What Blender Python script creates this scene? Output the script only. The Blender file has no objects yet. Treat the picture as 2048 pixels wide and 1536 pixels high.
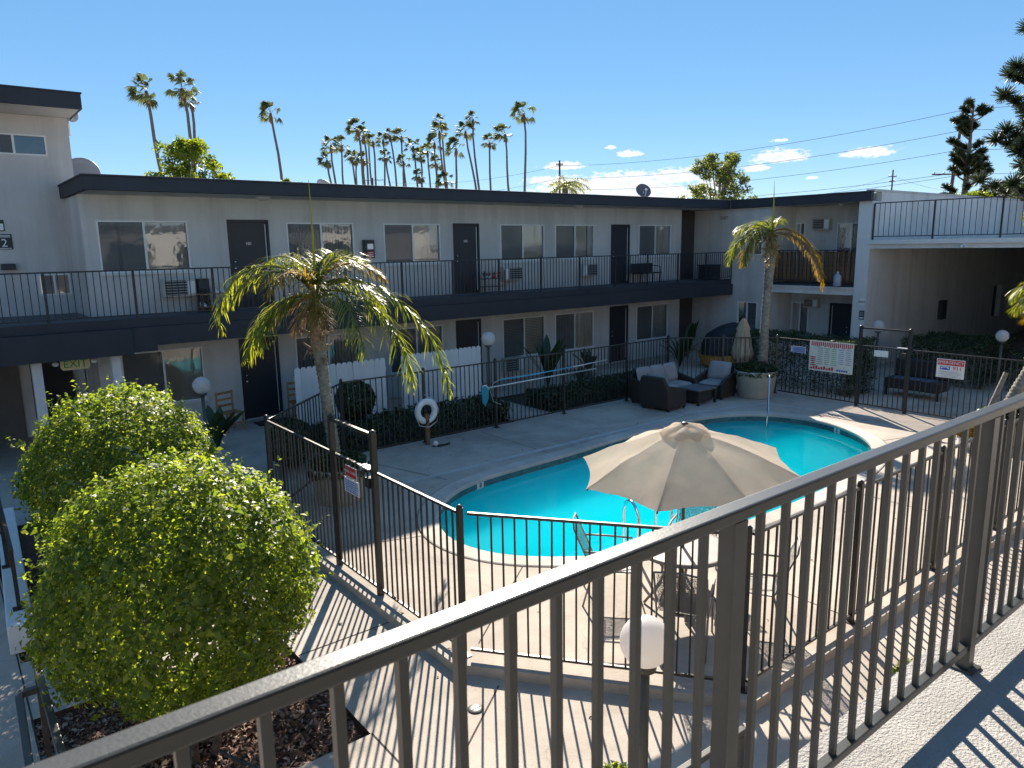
import bpy, math, random
import numpy as np
from mathutils import Vector, Matrix, noise as mnoise
random.seed(7); RNG = np.random.default_rng(11)
rad = math.radians
scn = bpy.context.scene
COL = scn.collection

# ------------------------------------------------------------------ camera
def V(*a): return Vector(a)
PITCH, ROLL, YAW = rad(10.666), rad(-0.934), rad(38.248)
hd = V(math.sin(YAW), math.cos(YAW), 0); rt = V(math.cos(YAW), -math.sin(YAW), 0); upw = V(0, 0, 1)
fwd = hd * math.cos(PITCH) - upw * math.sin(PITCH)
up0 = upw * math.cos(PITCH) + hd * math.sin(PITCH)
cr = rt * math.cos(ROLL) + up0 * math.sin(ROLL); cu = up0 * math.cos(ROLL) - rt * math.sin(ROLL)
cam = bpy.data.cameras.new('camera'); camo = bpy.data.objects.new('camera', cam); COL.objects.link(camo)
camo.matrix_world = Matrix(((cr.x, cu.x, -fwd.x, 0), (cr.y, cu.y, -fwd.y, 0), (cr.z, cu.z, -fwd.z, 4.13), (0, 0, 0, 1)))
cam.sensor_width = 36; cam.lens = 36 * 1467.7 / 2048; cam.clip_start = 0.05; cam.clip_end = 6000
cam.dof.use_dof = True; cam.dof.focus_distance = 13; cam.dof.aperture_fstop = 8.5
scn.camera = camo

# ------------------------------------------------------------------ sky, sun, exposure
SAZ, SEL = rad(36), rad(29.5)
w = bpy.data.worlds.new('World'); scn.world = w; w.use_nodes = True
wn, wl = w.node_tree.nodes, w.node_tree.links
wn.clear()
wout = wn.new('ShaderNodeOutputWorld'); bg = wn.new('ShaderNodeBackground'); bg.inputs['Strength'].default_value = 0.135
sky = wn.new('ShaderNodeTexSky'); sky.sky_type = 'NISHITA'; sky.sun_disc = False
sky.sun_elevation = SEL; sky.sun_rotation = SAZ; sky.air_density = 0.82; sky.dust_density = 0.0; sky.ozone_density = 3.6; sky.altitude = 2200
wl.new(bg.outputs[0], wout.inputs[0])
def wmath(op, a, b=None, clamp=False):
    n = wn.new('ShaderNodeMath'); n.operation = op; n.use_clamp = clamp
    for i, s in enumerate((a, b)):
        if s is None: continue
        if isinstance(s, (int, float)): n.inputs[i].default_value = s
        else: wl.new(s, n.inputs[i])
    return n.outputs[0]
tc = wn.new('ShaderNodeTexCoord'); sp = wn.new('ShaderNodeSeparateXYZ'); wl.new(tc.outputs['Generated'], sp.inputs[0])
az_ = wmath('MULTIPLY', wmath('ARCTAN2', sp.outputs[0], sp.outputs[1]), 180 / math.pi)
el_ = wmath('MULTIPLY', wmath('ARCSINE', sp.outputs[2]), 180 / math.pi)
cmb = wn.new('ShaderNodeCombineXYZ'); wl.new(az_, cmb.inputs[0]); wl.new(el_, cmb.inputs[1])
nz = wn.new('ShaderNodeTexNoise'); nz.inputs['Scale'].default_value = 2.4; nz.inputs['Detail'].default_value = 10; nz.inputs['Roughness'].default_value = 0.66
mp = wn.new('ShaderNodeMapping'); mp.inputs['Scale'].default_value = (0.75, 1.5, 1); wl.new(cmb.outputs[0], mp.inputs[0]); wl.new(mp.outputs[0], nz.inputs[0])
nzv = wmath('SUBTRACT', nz.outputs['Fac'], 0.5)
clouds = [(57.86, 5.78, 2.17, 0.63), (63.68, 5.77, 1.81, 0.45), (62.39, 5.73, 0.93, 0.25), (42.42, 5.76, 1.79, 0.41), (47.24, 6.48, 1.02, 0.33), (45.91, 6.98, 0.44, 0.18), (57.81, 6.96, 0.73, 0.14), (46.97, 4.39, 3.9, 1.0), (50.43, 4.71, 2.5, 0.75), (43.24, 4.12, 3.8, 0.95), (52.55, 5.51, 0.99, 0.21), (48.82, 3.62, 6.4, 0.75), (53.13, 4.06, 1.75, 0.49), (59.98, 4.33, 0.46, 0.13), (56.21, 5.12, 1.02, 0.34), (40.99, 4.75, 1.69, 0.38)]
dens = None; shade = None
for a, e, wa, we in clouds:
    da = wmath('MULTIPLY', wmath('SUBTRACT', az_, a), 1 / wa)
    de0 = wmath('MULTIPLY', wmath('SUBTRACT', el_, e), 1 / we)
    de = wmath('MULTIPLY', de0, wmath('SUBTRACT', 1.5, wmath('MULTIPLY', wmath('GREATER_THAN', de0, 0.0), 0.6)))
    d = wmath('SUBTRACT', 1.0, wmath('SQRT', wmath('ADD', wmath('MULTIPLY', da, da), wmath('MULTIPLY', de, de))))
    dens = d if dens is None else wmath('MAXIMUM', dens, d)
# low band of small cloud all round the horizon
band = wmath('SUBTRACT', 0.25, wmath('MULTIPLY', wmath('ABSOLUTE', wmath('SUBTRACT', el_, 2.2)), 0.35))
dens = wmath('MAXIMUM', dens, band)
cden = wmath('ADD', dens, wmath('MULTIPLY', nzv, 2.3))
cmask = wn.new('ShaderNodeMapRange'); cmask.interpolation_type = 'SMOOTHSTEP'
cmask.inputs['From Min'].default_value = -0.02; cmask.inputs['From Max'].default_value = 0.50; cmask.inputs['To Max'].default_value = 0.9; wl.new(cden, cmask.inputs['Value'])
cshade = wn.new('ShaderNodeMapRange'); cshade.inputs['From Min'].default_value = 0.35; cshade.inputs['From Max'].default_value = 1.35; wl.new(cden, cshade.inputs['Value'])
ccol = wn.new('ShaderNodeMix'); ccol.data_type = 'RGBA'; ccol.inputs[6].default_value = (3.1, 3.05, 3.0, 1); ccol.inputs[7].default_value = (2.2, 2.25, 2.5, 1); wl.new(cshade.outputs[0], ccol.inputs[0])
cmix = wn.new('ShaderNodeMix'); cmix.data_type = 'RGBA'; wl.new(cmask.outputs[0], cmix.inputs[0]); gm = wn.new('ShaderNodeGamma'); gm.inputs[1].default_value = 0.48; wl.new(sky.outputs[0], gm.inputs[0]); hsv = wn.new('ShaderNodeHueSaturation'); hsv.inputs['Saturation'].default_value = 1.62; wl.new(gm.outputs[0], hsv.inputs['Color']); wl.new(hsv.outputs[0], cmix.inputs[6]); wl.new(ccol.outputs[2], cmix.inputs[7])
wl.new(cmix.outputs[2], bg.inputs['Color'])

sun = bpy.data.lights.new('sun', 'SUN'); suno = bpy.data.objects.new('sun', sun); COL.objects.link(suno)
sun.energy = 4.3; sun.angle = rad(0.53); sun.color = (1.0, 0.90, 0.76)
sdir = V(math.sin(SAZ) * math.cos(SEL), math.cos(SAZ) * math.cos(SEL), math.sin(SEL))
suno.rotation_euler = sdir.to_track_quat('Z', 'Y').to_euler(); suno.location = (20, 30, 40)
scn.view_settings.view_transform = 'Standard'; scn.view_settings.look = 'None'; scn.view_settings.gamma = 1
scn.view_settings.exposure = 1.5
scn.render.engine = 'CYCLES'
cy = scn.cycles; cy.use_denoising = True; cy.max_bounces = 10; cy.diffuse_bounces = 6; cy.glossy_bounces = 4; cy.transmission_bounces = 6; cy.transparent_max_bounces = 24
cy.caustics_reflective = False; cy.caustics_refractive = False; cy.sample_clamp_indirect = 8

# ------------------------------------------------------------------ materials
MATS = {}
def new_mat(name):
    m = bpy.data.materials.new(name); m.use_nodes = True
    n, l = m.node_tree.nodes, m.node_tree.links
    b = n['Principled BSDF']; MATS[name] = m
    return m, n, l, b
def c4(c): return (c[0], c[1], c[2], 1)
def pmat(name, c, rough=0.6, metal=0, var=0.12, scale=3.0, bump=0.0, bscale=60, c2=None, spec=0.5, rand=0.0, stain=0.0, coat=0.0, streak=0.0):
    """plain procedural material: two-tone noise, fine relief, per-object variation"""
    m, n, l, b = new_mat(name)
    tcn = n.new('ShaderNodeTexCoord'); crd = tcn.outputs['Object']
    nt = n.new('ShaderNodeTexNoise'); nt.inputs['Scale'].default_value = scale; nt.inputs['Detail'].default_value = 6; nt.inputs['Roughness'].default_value = 0.6
    l.new(crd, nt.inputs['Vector'])
    rm = n.new('ShaderNodeValToRGB'); rm.color_ramp.elements[0].position = 0.3; rm.color_ramp.elements[1].position = 0.7
    lo = c2 or [x * (1 - var) for x in c]; hi = [min(1, x * (1 + var)) for x in c]
    rm.color_ramp.elements[0].color = c4(lo); rm.color_ramp.elements[1].color = c4(hi)
    l.new(nt.outputs['Fac'], rm.inputs['Fac']); out = rm.outputs['Color']
    if stain:
        ns = n.new('ShaderNodeTexNoise'); ns.inputs['Scale'].default_value = scale * 0.17; ns.inputs['Detail'].default_value = 9; ns.inputs['Roughness'].default_value = 0.7; ns.inputs['Distortion'].default_value = 0.6; l.new(crd, ns.inputs['Vector'])
        mr = n.new('ShaderNodeMapRange'); mr.inputs['From Min'].default_value = 0.42; mr.inputs['From Max'].default_value = 0.72; mr.inputs['To Min'].default_value = 1; mr.inputs['To Max'].default_value = 1 - stain; l.new(ns.outputs['Fac'], mr.inputs['Value'])
        mm = n.new('ShaderNodeMix'); mm.data_type = 'RGBA'; mm.blend_type = 'MULTIPLY'; mm.inputs[0].default_value = 1; l.new(out, mm.inputs[6]); l.new(mr.outputs[0], mm.inputs[7]); out = mm.outputs[2]
    if streak:
        mpn = n.new('ShaderNodeMapping'); mpn.inputs['Scale'].default_value = (2.6, 2.6, 0.16); l.new(crd, mpn.inputs[0]); ns = n.new('ShaderNodeTexNoise'); ns.inputs['Scale'].default_value = 1.0; ns.inputs['Detail'].default_value = 7; ns.inputs['Roughness'].default_value = 0.65; l.new(mpn.outputs[0], ns.inputs['Vector'])
        mr = n.new('ShaderNodeMapRange'); mr.inputs['From Min'].default_value = 0.45; mr.inputs['From Max'].default_value = 0.75; mr.inputs['To Min'].default_value = 1; mr.inputs['To Max'].default_value = 1 - streak; l.new(ns.outputs['Fac'], mr.inputs['Value'])
        mm = n.new('ShaderNodeMix'); mm.data_type = 'RGBA'; mm.blend_type = 'MULTIPLY'; mm.inputs[0].default_value = 1; l.new(out, mm.inputs[6]); l.new(mr.outputs[0], mm.inputs[7]); out = mm.outputs[2]
    if rand:
        oi = n.new('ShaderNodeObjectInfo'); mr = n.new('ShaderNodeMapRange'); mr.inputs['To Min'].default_value = 1 - rand; mr.inputs['To Max'].default_value = 1 + rand; l.new(oi.outputs['Random'], mr.inputs['Value'])
        mm = n.new('ShaderNodeMix'); mm.data_type = 'RGBA'; mm.blend_type = 'MULTIPLY'; mm.inputs[0].default_value = 1; l.new(out, mm.inputs[6]); l.new(mr.outputs[0], mm.inputs[7]); out = mm.outputs[2]
    l.new(out, b.inputs['Base Color']); b.inputs['Roughness'].default_value = rough; b.inputs['Metallic'].default_value = metal; b.inputs['Specular IOR Level'].default_value = spec
    if coat: b.inputs['Coat Weight'].default_value = coat; b.inputs['Coat Roughness'].default_value = 0.2
    if bump:
        nb = n.new('ShaderNodeTexNoise'); nb.inputs['Scale'].default_value = bscale; nb.inputs['Detail'].default_value = 4; l.new(crd, nb.inputs['Vector'])
        bp = n.new('ShaderNodeBump'); bp.inputs['Strength'].default_value = bump; bp.inputs['Distance'].default_value = 0.01; l.new(nb.outputs['Fac'], bp.inputs['Height']); l.new(bp.outputs[0], b.inputs['Normal'])
    return m
def leafmat(name, cols, trans=0.45, rough=0.45, gloss=0.5, tv=1.9):
    """leaf: colour differs from leaf to leaf, light comes through"""
    m, n, l, b = new_mat(name)
    g = n.new('ShaderNodeNewGeometry'); rm = n.new('ShaderNodeValToRGB'); els = rm.color_ramp.elements
    while len(els) < len(cols): els.new(0.5)
    for i, c in enumerate(cols): els[i].position = i / (len(cols) - 1); els[i].color = c4(c)
    l.new(g.outputs['Random Per Island'], rm.inputs['Fac']); l.new(rm.outputs['Color'], b.inputs['Base Color'])
    b.inputs['Roughness'].default_value = rough; b.inputs['Specular IOR Level'].default_value = gloss
    t = n.new('ShaderNodeBsdfTranslucent'); hs = n.new('ShaderNodeHueSaturation'); hs.inputs['Value'].default_value = tv; hs.inputs['Saturation'].default_value = 1.15; hs.inputs['Hue'].default_value = 0.485
    l.new(rm.outputs['Color'], hs.inputs['Color']); l.new(hs.outputs[0], t.inputs['Color'])
    mx = n.new('ShaderNodeMixShader'); mx.inputs[0].default_value = trans; l.new(b.outputs[0], mx.inputs[1]); l.new(t.outputs[0], mx.inputs[2])
    l.new(mx.outputs[0], n['Material Output'].inputs['Surface'])
    return m
def concrete(name, c, joints=0, bump=0.35):
    """broom-finished concrete: pits, aggregate specks, broad stains, hairline cracks"""
    m = pmat(name, c, rough=0.85, var=0.10, scale=2.2, bump=bump, bscale=85, spec=0.25, stain=0.42)
    n, l = m.node_tree.nodes, m.node_tree.links; b = n['Principled BSDF']
    src = b.inputs['Base Color'].links[0].from_socket
    tcn = [x for x in n if x.type == 'TEX_COORD'][0].outputs['Object']
    vo = n.new('ShaderNodeTexVoronoi'); vo.inputs['Scale'].default_value = 55; l.new(tcn, vo.inputs['Vector'])
    mr = n.new('ShaderNodeMapRange'); mr.inputs['From Min'].default_value = 0.0; mr.inputs['From Max'].default_value = 0.32; mr.inputs['To Min'].default_value = 0.55; mr.inputs['To Max'].default_value = 1.0; l.new(vo.outputs['Distance'], mr.inputs['Value'])
    ns = n.new('ShaderNodeTexNoise'); ns.inputs['Scale'].default_value = 4; l.new(tcn, ns.inputs['Vector'])
    m2 = n.new('ShaderNodeMath'); m2.operation = 'GREATER_THAN'; m2.inputs[1].default_value = 0.53; l.new(ns.outputs['Fac'], m2.inputs[0])
    sx = n.new('ShaderNodeMix'); sx.data_type = 'FLOAT'; l.new(m2.outputs[0], sx.inputs[0]); sx.inputs[2].default_value = 1.0; l.new(mr.outputs[0], sx.inputs[3])
    mm = n.new('ShaderNodeMix'); mm.data_type = 'RGBA'; mm.blend_type = 'MULTIPLY'; mm.inputs[0].default_value = 1; l.new(src, mm.inputs[6]); l.new(sx.outputs[0], mm.inputs[7])
    # hairline cracks
    vc = n.new('ShaderNodeTexVoronoi'); vc.feature = 'DISTANCE_TO_EDGE'; vc.inputs['Scale'].default_value = 0.33
    nd = n.new('ShaderNodeTexNoise'); nd.inputs['Scale'].default_value = 2.5; nd.inputs['Detail'].default_value = 5; l.new(tcn, nd.inputs['Vector'])
    va = n.new('ShaderNodeMixRGB'); va.blend_type = 'ADD'; va.inputs[0].default_value = 0.5; l.new(tcn, va.inputs[1]); l.new(nd.outputs['Color'], va.inputs[2]); l.new(va.outputs[0], vc.inputs['Vector'])
    cr_ = n.new('ShaderNodeMapRange'); cr_.inputs['From Max'].default_value = 0.004; cr_.inputs['To Min'].default_value = 0.8; cr_.inputs['To Max'].default_value = 1; l.new(vc.outputs['Distance'], cr_.inputs['Value'])
    m3 = n.new('ShaderNodeMix'); m3.data_type = 'RGBA'; m3.blend_type = 'MULTIPLY'; m3.inputs[0].default_value = 1; l.new(mm.outputs[2], m3.inputs[6]); l.new(cr_.outputs[0], m3.inputs[7])
    l.new(m3.outputs[2], b.inputs['Base Color'])
    return m
def glassmat(name, tint=(0.97, 0.99, 0.99), refl=1.0):
    """window glass: see-through with a Fresnel mirror on it, slightly wavy"""
    m, n, l, b = new_mat(name); n.remove(b)
    tr = n.new('ShaderNodeBsdfTransparent'); tr.inputs[0].default_value = c4(tint); gl = n.new('ShaderNodeBsdfGlossy'); gl.inputs['Roughness'].default_value = 0.02
    fr = n.new('ShaderNodeFresnel'); fr.inputs['IOR'].default_value = 2.4
    tcn = n.new('ShaderNodeTexCoord'); nb = n.new('ShaderNodeTexNoise'); nb.inputs['Scale'].default_value = 6.0; nb.inputs['Detail'].default_value = 3; l.new(tcn.outputs['Object'], nb.inputs['Vector'])
    bp = n.new('ShaderNodeBump'); bp.inputs['Strength'].default_value = 0.07; bp.inputs['Distance'].default_value = 0.02; l.new(nb.outputs['Fac'], bp.inputs['Height']); l.new(bp.outputs[0], gl.inputs['Normal'])
    mu = n.new('ShaderNodeMath'); mu.operation = 'MULTIPLY'; mu.inputs[1].default_value = refl; mu.use_clamp = True; l.new(fr.outputs[0], mu.inputs[0])
    mx = n.new('ShaderNodeMixShader'); l.new(mu.outputs[0], mx.inputs[0]); l.new(tr.outputs[0], mx.inputs[1]); l.new(gl.outputs[0], mx.inputs[2]); l.new(mx.outputs[0], n['Material Output'].inputs['Surface'])
    return m
def screenmat(name, c, open_=0.3):
    m, n, l, b = new_mat(name); b.inputs['Base Color'].default_value = c4(c); b.inputs['Roughness'].default_value = 0.5
    tcn = n.new('ShaderNodeTexCoord'); nb = n.new('ShaderNodeTexNoise'); nb.inputs['Scale'].default_value = 0.8; l.new(tcn.outputs['Object'], nb.inputs['Vector'])
    mr = n.new('ShaderNodeMapRange'); mr.inputs['To Min'].default_value = open_ * 0.7; mr.inputs['To Max'].default_value = open_ * 1.3; l.new(nb.outputs['Fac'], mr.inputs['Value'])
    tr = n.new('ShaderNodeBsdfTransparent'); mx = n.new('ShaderNodeMixShader'); l.new(mr.outputs[0], mx.inputs[0]); l.new(b.outputs[0], mx.inputs[1]); l.new(tr.outputs[0], mx.inputs[2]); l.new(mx.outputs[0], n['Material Output'].inputs['Surface'])
    return m

pmat('stucco', (0.60, 0.575, 0.545), 0.92, var=0.06, scale=1.2, bump=0.5, bscale=120, spec=0.15, stain=0.16, streak=0.22)
pmat('stucco_white', (0.70, 0.69, 0.67), 0.9, var=0.05, scale=1.2, bump=0.4, bscale=120, spec=0.2, stain=0.12, streak=0.2)
pmat('trim', (0.030, 0.033, 0.042), 0.7, var=0.10, scale=2.0, bump=0.15, bscale=60, stain=0.15, streak=0.2)
pmat('deck_coat', (0.10, 0.105, 0.12), 0.75, var=0.12, scale=3, bump=0.3, bscale=150)
pmat('own_deck', (0.42, 0.405, 0.385), 0.85, var=0.12, scale=6, bump=1.0, bscale=110, stain=0.15, spec=0.3)
pmat('iron', (0.030, 0.028, 0.025), 0.42, var=0.2, scale=10, bump=0.1, bscale=180, rand=0.12)
pmat('iron_far', (0.022, 0.024, 0.029), 0.5, var=0.2, scale=10, rand=0.12)
pmat('rail_paint', (0.062, 0.062, 0.055), 0.36, var=0.14, scale=9, bump=0.06, bscale=140, spec=0.6, stain=0.2)
pmat('white_paint', (0.72, 0.72, 0.70), 0.6, var=0.05, scale=4, bump=0.08, bscale=60, rand=0.06)
pmat('vinyl', (0.74, 0.74, 0.72), 0.5, var=0.04)
pmat('door_paint', (0.020, 0.021, 0.027), 0.5, var=0.12, scale=3)
pmat('blind', (0.84, 0.84, 0.81), 0.7, var=0.08, scale=2)
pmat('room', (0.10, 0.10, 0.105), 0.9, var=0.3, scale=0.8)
pmat('chrome', (0.75, 0.76, 0.78), 0.12, metal=1.0, var=0.05)
pmat('brass', (0.55, 0.45, 0.25), 0.3, metal=1.0, var=0.1)
pmat('ac_beige', (0.50, 0.48, 0.43), 0.6, var=0.08)
pmat('ac_dark', (0.05, 0.05, 0.05), 0.7)
pmat('wicker', (0.030, 0.024, 0.020), 0.6, var=0.4, scale=40, bump=0.8, bscale=90)
pmat('cushion', (0.30, 0.295, 0.30), 0.9, var=0.08, scale=4, bump=0.3, bscale=30)
pmat('canvas', (0.80, 0.68, 0.56), 0.9, var=0.07, scale=5, bump=0.25, bscale=220, stain=0.12)
pmat('table_metal', (0.20, 0.19, 0.185), 0.5, var=0.12, scale=6)
pmat('sling', (0.12, 0.125, 0.13), 0.7, var=0.2)
pmat('planter', (0.48, 0.43, 0.36), 0.85, var=0.10, scale=4, bump=0.4, bscale=50, stain=0.25)
pmat('globe', (0.80, 0.79, 0.77), 0.35, var=0.03)
pmat('lamp_post', (0.07, 0.068, 0.055), 0.45, var=0.15)
pmat('wood', (0.36, 0.19, 0.08), 0.7, var=0.35, scale=14, rand=0.25)
pmat('reed', (0.17, 0.095, 0.048), 0.85, var=0.4, scale=18, rand=0.35)
pmat('mulch', (0.085, 0.045, 0.032), 0.95, var=0.5, scale=30, bump=1.0, bscale=60)
pmat('soil', (0.05, 0.04, 0.03), 0.95, var=0.4, scale=20, bump=0.8, bscale=60)
pmat('bark', (0.25, 0.22, 0.18), 0.95, var=0.5, scale=13, bump=1.0, bscale=45, stain=0.3)
pmat('husk', (0.27, 0.19, 0.12), 0.95, var=0.55, scale=22, bump=1.0, bscale=60)
pmat('bark_far', (0.15, 0.125, 0.10), 0.9, var=0.25, scale=2)
pmat('bark_red', (0.20, 0.10, 0.06), 0.9, var=0.3, scale=2)
pmat('rubber', (0.016, 0.016, 0.017), 0.6)
pmat('blue_net', (0.02, 0.26, 0.36), 0.7)
pmat('blue_pole', (0.10, 0.42, 0.62), 0.4)
pmat('alu', (0.68, 0.69, 0.70), 0.35, metal=0.4, var=0.05)
pmat('red', (0.55, 0.03, 0.035), 0.5)
pmat('signwhite', (0.78, 0.78, 0.77), 0.5, var=0.03)
pmat('signblue', (0.04, 0.10, 0.45), 0.5)
pmat('signgreen', (0.03, 0.30, 0.06), 0.5)
pmat('signdark', (0.018, 0.035, 0.028), 0.5)
pmat('cream', (0.62, 0.52, 0.30), 0.5)
pmat('orange', (0.62, 0.24, 0.04), 0.55, var=0.2, scale=4)
pmat('brown_letter', (0.30, 0.15, 0.05), 0.6)
pmat('tarp', (0.022, 0.022, 0.026), 0.7, var=0.3, scale=3, bump=0.5, bscale=6)
pmat('dish', (0.40, 0.40, 0.41), 0.5); pmat('dish_brown', (0.16, 0.13, 0.13), 0.5); pmat('bottle_plastic', (0.30, 0.36, 0.42), 0.25); pmat('dull_blue', (0.08, 0.10, 0.16), 0.8)
pmat('pole_wood', (0.09, 0.075, 0.06), 0.9, var=0.3)
pmat('wire', (0.03, 0.03, 0.03), 0.6)
pmat('banner', (0.75, 0.73, 0.64), 0.6, var=0.06)
pmat('brown_panel', (0.055, 0.045, 0.042), 0.8, var=0.1); pmat('shade_stucco', (0.13, 0.12, 0.11), 0.9, bump=.4, bscale=100)  # darker stucco stands in for shade on the recess panel and behind the camera
pmat('far_wall', (0.55, 0.53, 0.50), 0.9)
pmat('brickred', (0.36, 0.12, 0.07), 0.9)
pmat('roofing', (0.30, 0.30, 0.30), 0.9, bump=0.4)
concrete('concrete', (0.48, 0.42, 0.36))
concrete('pool_deck', (0.50, 0.435, 0.37))
concrete('coping', (0.58, 0.53, 0.46), bump=0.25)
concrete('kerb', (0.40, 0.36, 0.30))
pmat('patch', (0.55, 0.535, 0.51), 0.9, var=0.12, scale=7, stain=0.3)
glassmat('glass'); screenmat('screen', (0.11, 0.118, 0.125), 0.40)
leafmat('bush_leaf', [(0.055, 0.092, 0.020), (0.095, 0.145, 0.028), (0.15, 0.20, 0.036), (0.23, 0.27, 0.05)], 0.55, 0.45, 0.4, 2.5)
leafmat('palm_leaf', [(0.065, 0.092, 0.022), (0.13, 0.16, 0.030), (0.24, 0.245, 0.040)], 0.5, 0.42, 0.5, 2.6)
leafmat('palm_gold', [(0.12, 0.12, 0.02), (0.24, 0.18, 0.03), (0.30, 0.19, 0.05)], 0.45, 0.5, 0.4)
leafmat('palm_dead', [(0.22, 0.15, 0.08), (0.30, 0.22, 0.13), (0.17, 0.11, 0.06)], 0.25, 0.8, 0.2)
leafmat('fan_leaf', [(0.040, 0.056, 0.026), (0.065, 0.088, 0.034), (0.11, 0.125, 0.050)], 0.42, 0.55, 0.3)
leafmat('tree_leaf', [(0.06, 0.10, 0.02), (0.11, 0.16, 0.025), (0.19, 0.21, 0.03)], 0.5, 0.5, 0.4, 2.3)
leafmat('tree_leaf_dry', [(0.06, 0.09, 0.025), (0.11, 0.145, 0.04), (0.18, 0.19, 0.06)], 0.45, 0.5, 0.4, 2.2)
leafmat('pine_leaf', [(0.016, 0.028, 0.012), (0.030, 0.044, 0.017), (0.05, 0.065, 0.022)], 0.15, 0.5, 0.4)
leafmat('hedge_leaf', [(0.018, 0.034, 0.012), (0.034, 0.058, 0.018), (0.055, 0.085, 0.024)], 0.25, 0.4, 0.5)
leafmat('chip', [(0.06, 0.03, 0.02), (0.14, 0.075, 0.05), (0.26, 0.16, 0.12), (0.42, 0.32, 0.26)], 0.0, 0.9, 0.2)

# pool plaster, tile and water
m, n, l, b = new_mat('plaster'); b.inputs['Roughness'].default_value = 0.8
tcn = n.new('ShaderNodeTexCoord'); nt = n.new('ShaderNodeTexNoise'); nt.inputs['Scale'].default_value = 0.7; nt.inputs['Detail'].default_value = 6; l.new(tcn.outputs['Object'], nt.inputs[0])
rm = n.new('ShaderNodeValToRGB'); rm.color_ramp.elements[0].color = (0.70, 0.90, 0.92, 1); rm.color_ramp.elements[1].color = (0.78, 0.94, 0.95, 1); l.new(nt.outputs['Fac'], rm.inputs[0]); l.new(rm.outputs[0], b.inputs['Base Color'])
m, n, l, b = new_mat('tile'); b.inputs['Roughness'].default_value = 0.25
tcn = n.new('ShaderNodeTexCoord'); nt = n.new('ShaderNodeTexNoise'); nt.inputs['Scale'].default_value = 30; l.new(tcn.outputs['Object'], nt.inputs[0])
oi = n.new('ShaderNodeNewGeometry'); rm = n.new('ShaderNodeValToRGB'); rm.color_ramp.elements[0].color = (0.05, 0.16, 0.17, 1); rm.color_ramp.elements[1].color = (0.10, 0.24, 0.25, 1); l.new(oi.outputs['Random Per Island'], rm.inputs[0]); l.new(rm.outputs[0], b.inputs['Base Color'])
m, n, l, b = new_mat('water'); n.remove(b)
tr = n.new('ShaderNodeBsdfTransparent'); tr.inputs[0].default_value = (0.30, 0.95, 0.99, 1); gl = n.new('ShaderNodeBsdfGlossy'); gl.inputs['Roughness'].default_value = 0.03
fr = n.new('ShaderNodeFresnel'); fr.inputs['IOR'].default_value = 1.33
tcn = n.new('ShaderNodeTexCoord'); nb = n.new('ShaderNodeTexNoise'); nb.inputs['Scale'].default_value = 3.0; nb.inputs['Detail'].default_value = 3; l.new(tcn.outputs['Object'], nb.inputs['Vector'])
bp = n.new('ShaderNodeBump'); bp.inputs['Strength'].default_value = 0.10; bp.inputs['Distance'].default_value = 0.03; l.new(nb.outputs['Fac'], bp.inputs['Height']); l.new(bp.outputs[0], gl.inputs['Normal']); l.new(bp.outputs[0], fr.inputs['Normal'])
# light scattered inside the water body: a broad subsurface glow under the clear surface
ss = n.new('ShaderNodeBsdfPrincipled'); ss.inputs['Base Color'].default_value = (0.002, 0.76, 0.93, 1); ss.subsurface_method = 'BURLEY'; ss.inputs['Subsurface Weight'].default_value = 1.0; ss.inputs['Subsurface Radius'].default_value = (1.0, 1.0, 1.0); ss.inputs['Subsurface Scale'].default_value = 7.0; ss.inputs['Specular IOR Level'].default_value = 0.0; ss.inputs['Roughness'].default_value = 1.0
m0 = n.new('ShaderNodeMixShader'); sx_ = n.new('ShaderNodeSeparateXYZ'); l.new(tcn.outputs['Object'], sx_.inputs[0]); mr_ = n.new('ShaderNodeMapRange'); mr_.inputs['From Min'].default_value = 8.0; mr_.inputs['From Max'].default_value = 13.0; mr_.inputs['To Min'].default_value = 0.88; mr_.inputs['To Max'].default_value = 0.55; l.new(sx_.outputs[0], mr_.inputs['Value']); l.new(mr_.outputs[0], m0.inputs[0]); tw = n.new('ShaderNodeBsdfTranslucent'); tw.inputs[0].default_value = (0.30, 0.95, 1.0, 1); m1 = n.new('ShaderNodeMixShader'); m1.inputs[0].default_value = 0.15; l.new(tr.outputs[0], m1.inputs[1]); l.new(tw.outputs[0], m1.inputs[2]); l.new(m1.outputs[0], m0.inputs[1]); l.new(ss.outputs[0], m0.inputs[2])
mx = n.new('ShaderNodeMixShader'); l.new(fr.outputs[0], mx.inputs[0]); l.new(m0.outputs[0], mx.inputs[1]); l.new(gl.outputs[0], mx.inputs[2]); l.new(mx.outputs[0], n['Material Output'].inputs['Surface'])
m = MATS['canvas']; n, l = m.node_tree.nodes, m.node_tree.links; b = n['Principled BSDF']; tl_ = n.new('ShaderNodeBsdfTranslucent'); l.new(b.inputs['Base Color'].links[0].from_socket, tl_.inputs[0]); mx = n.new('ShaderNodeMixShader'); mx.inputs[0].default_value = 0.66; l.new(b.outputs[0], mx.inputs[1]); l.new(tl_.outputs[0], mx.inputs[2]); l.new(mx.outputs[0], n['Material Output'].inputs['Surface'])

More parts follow.
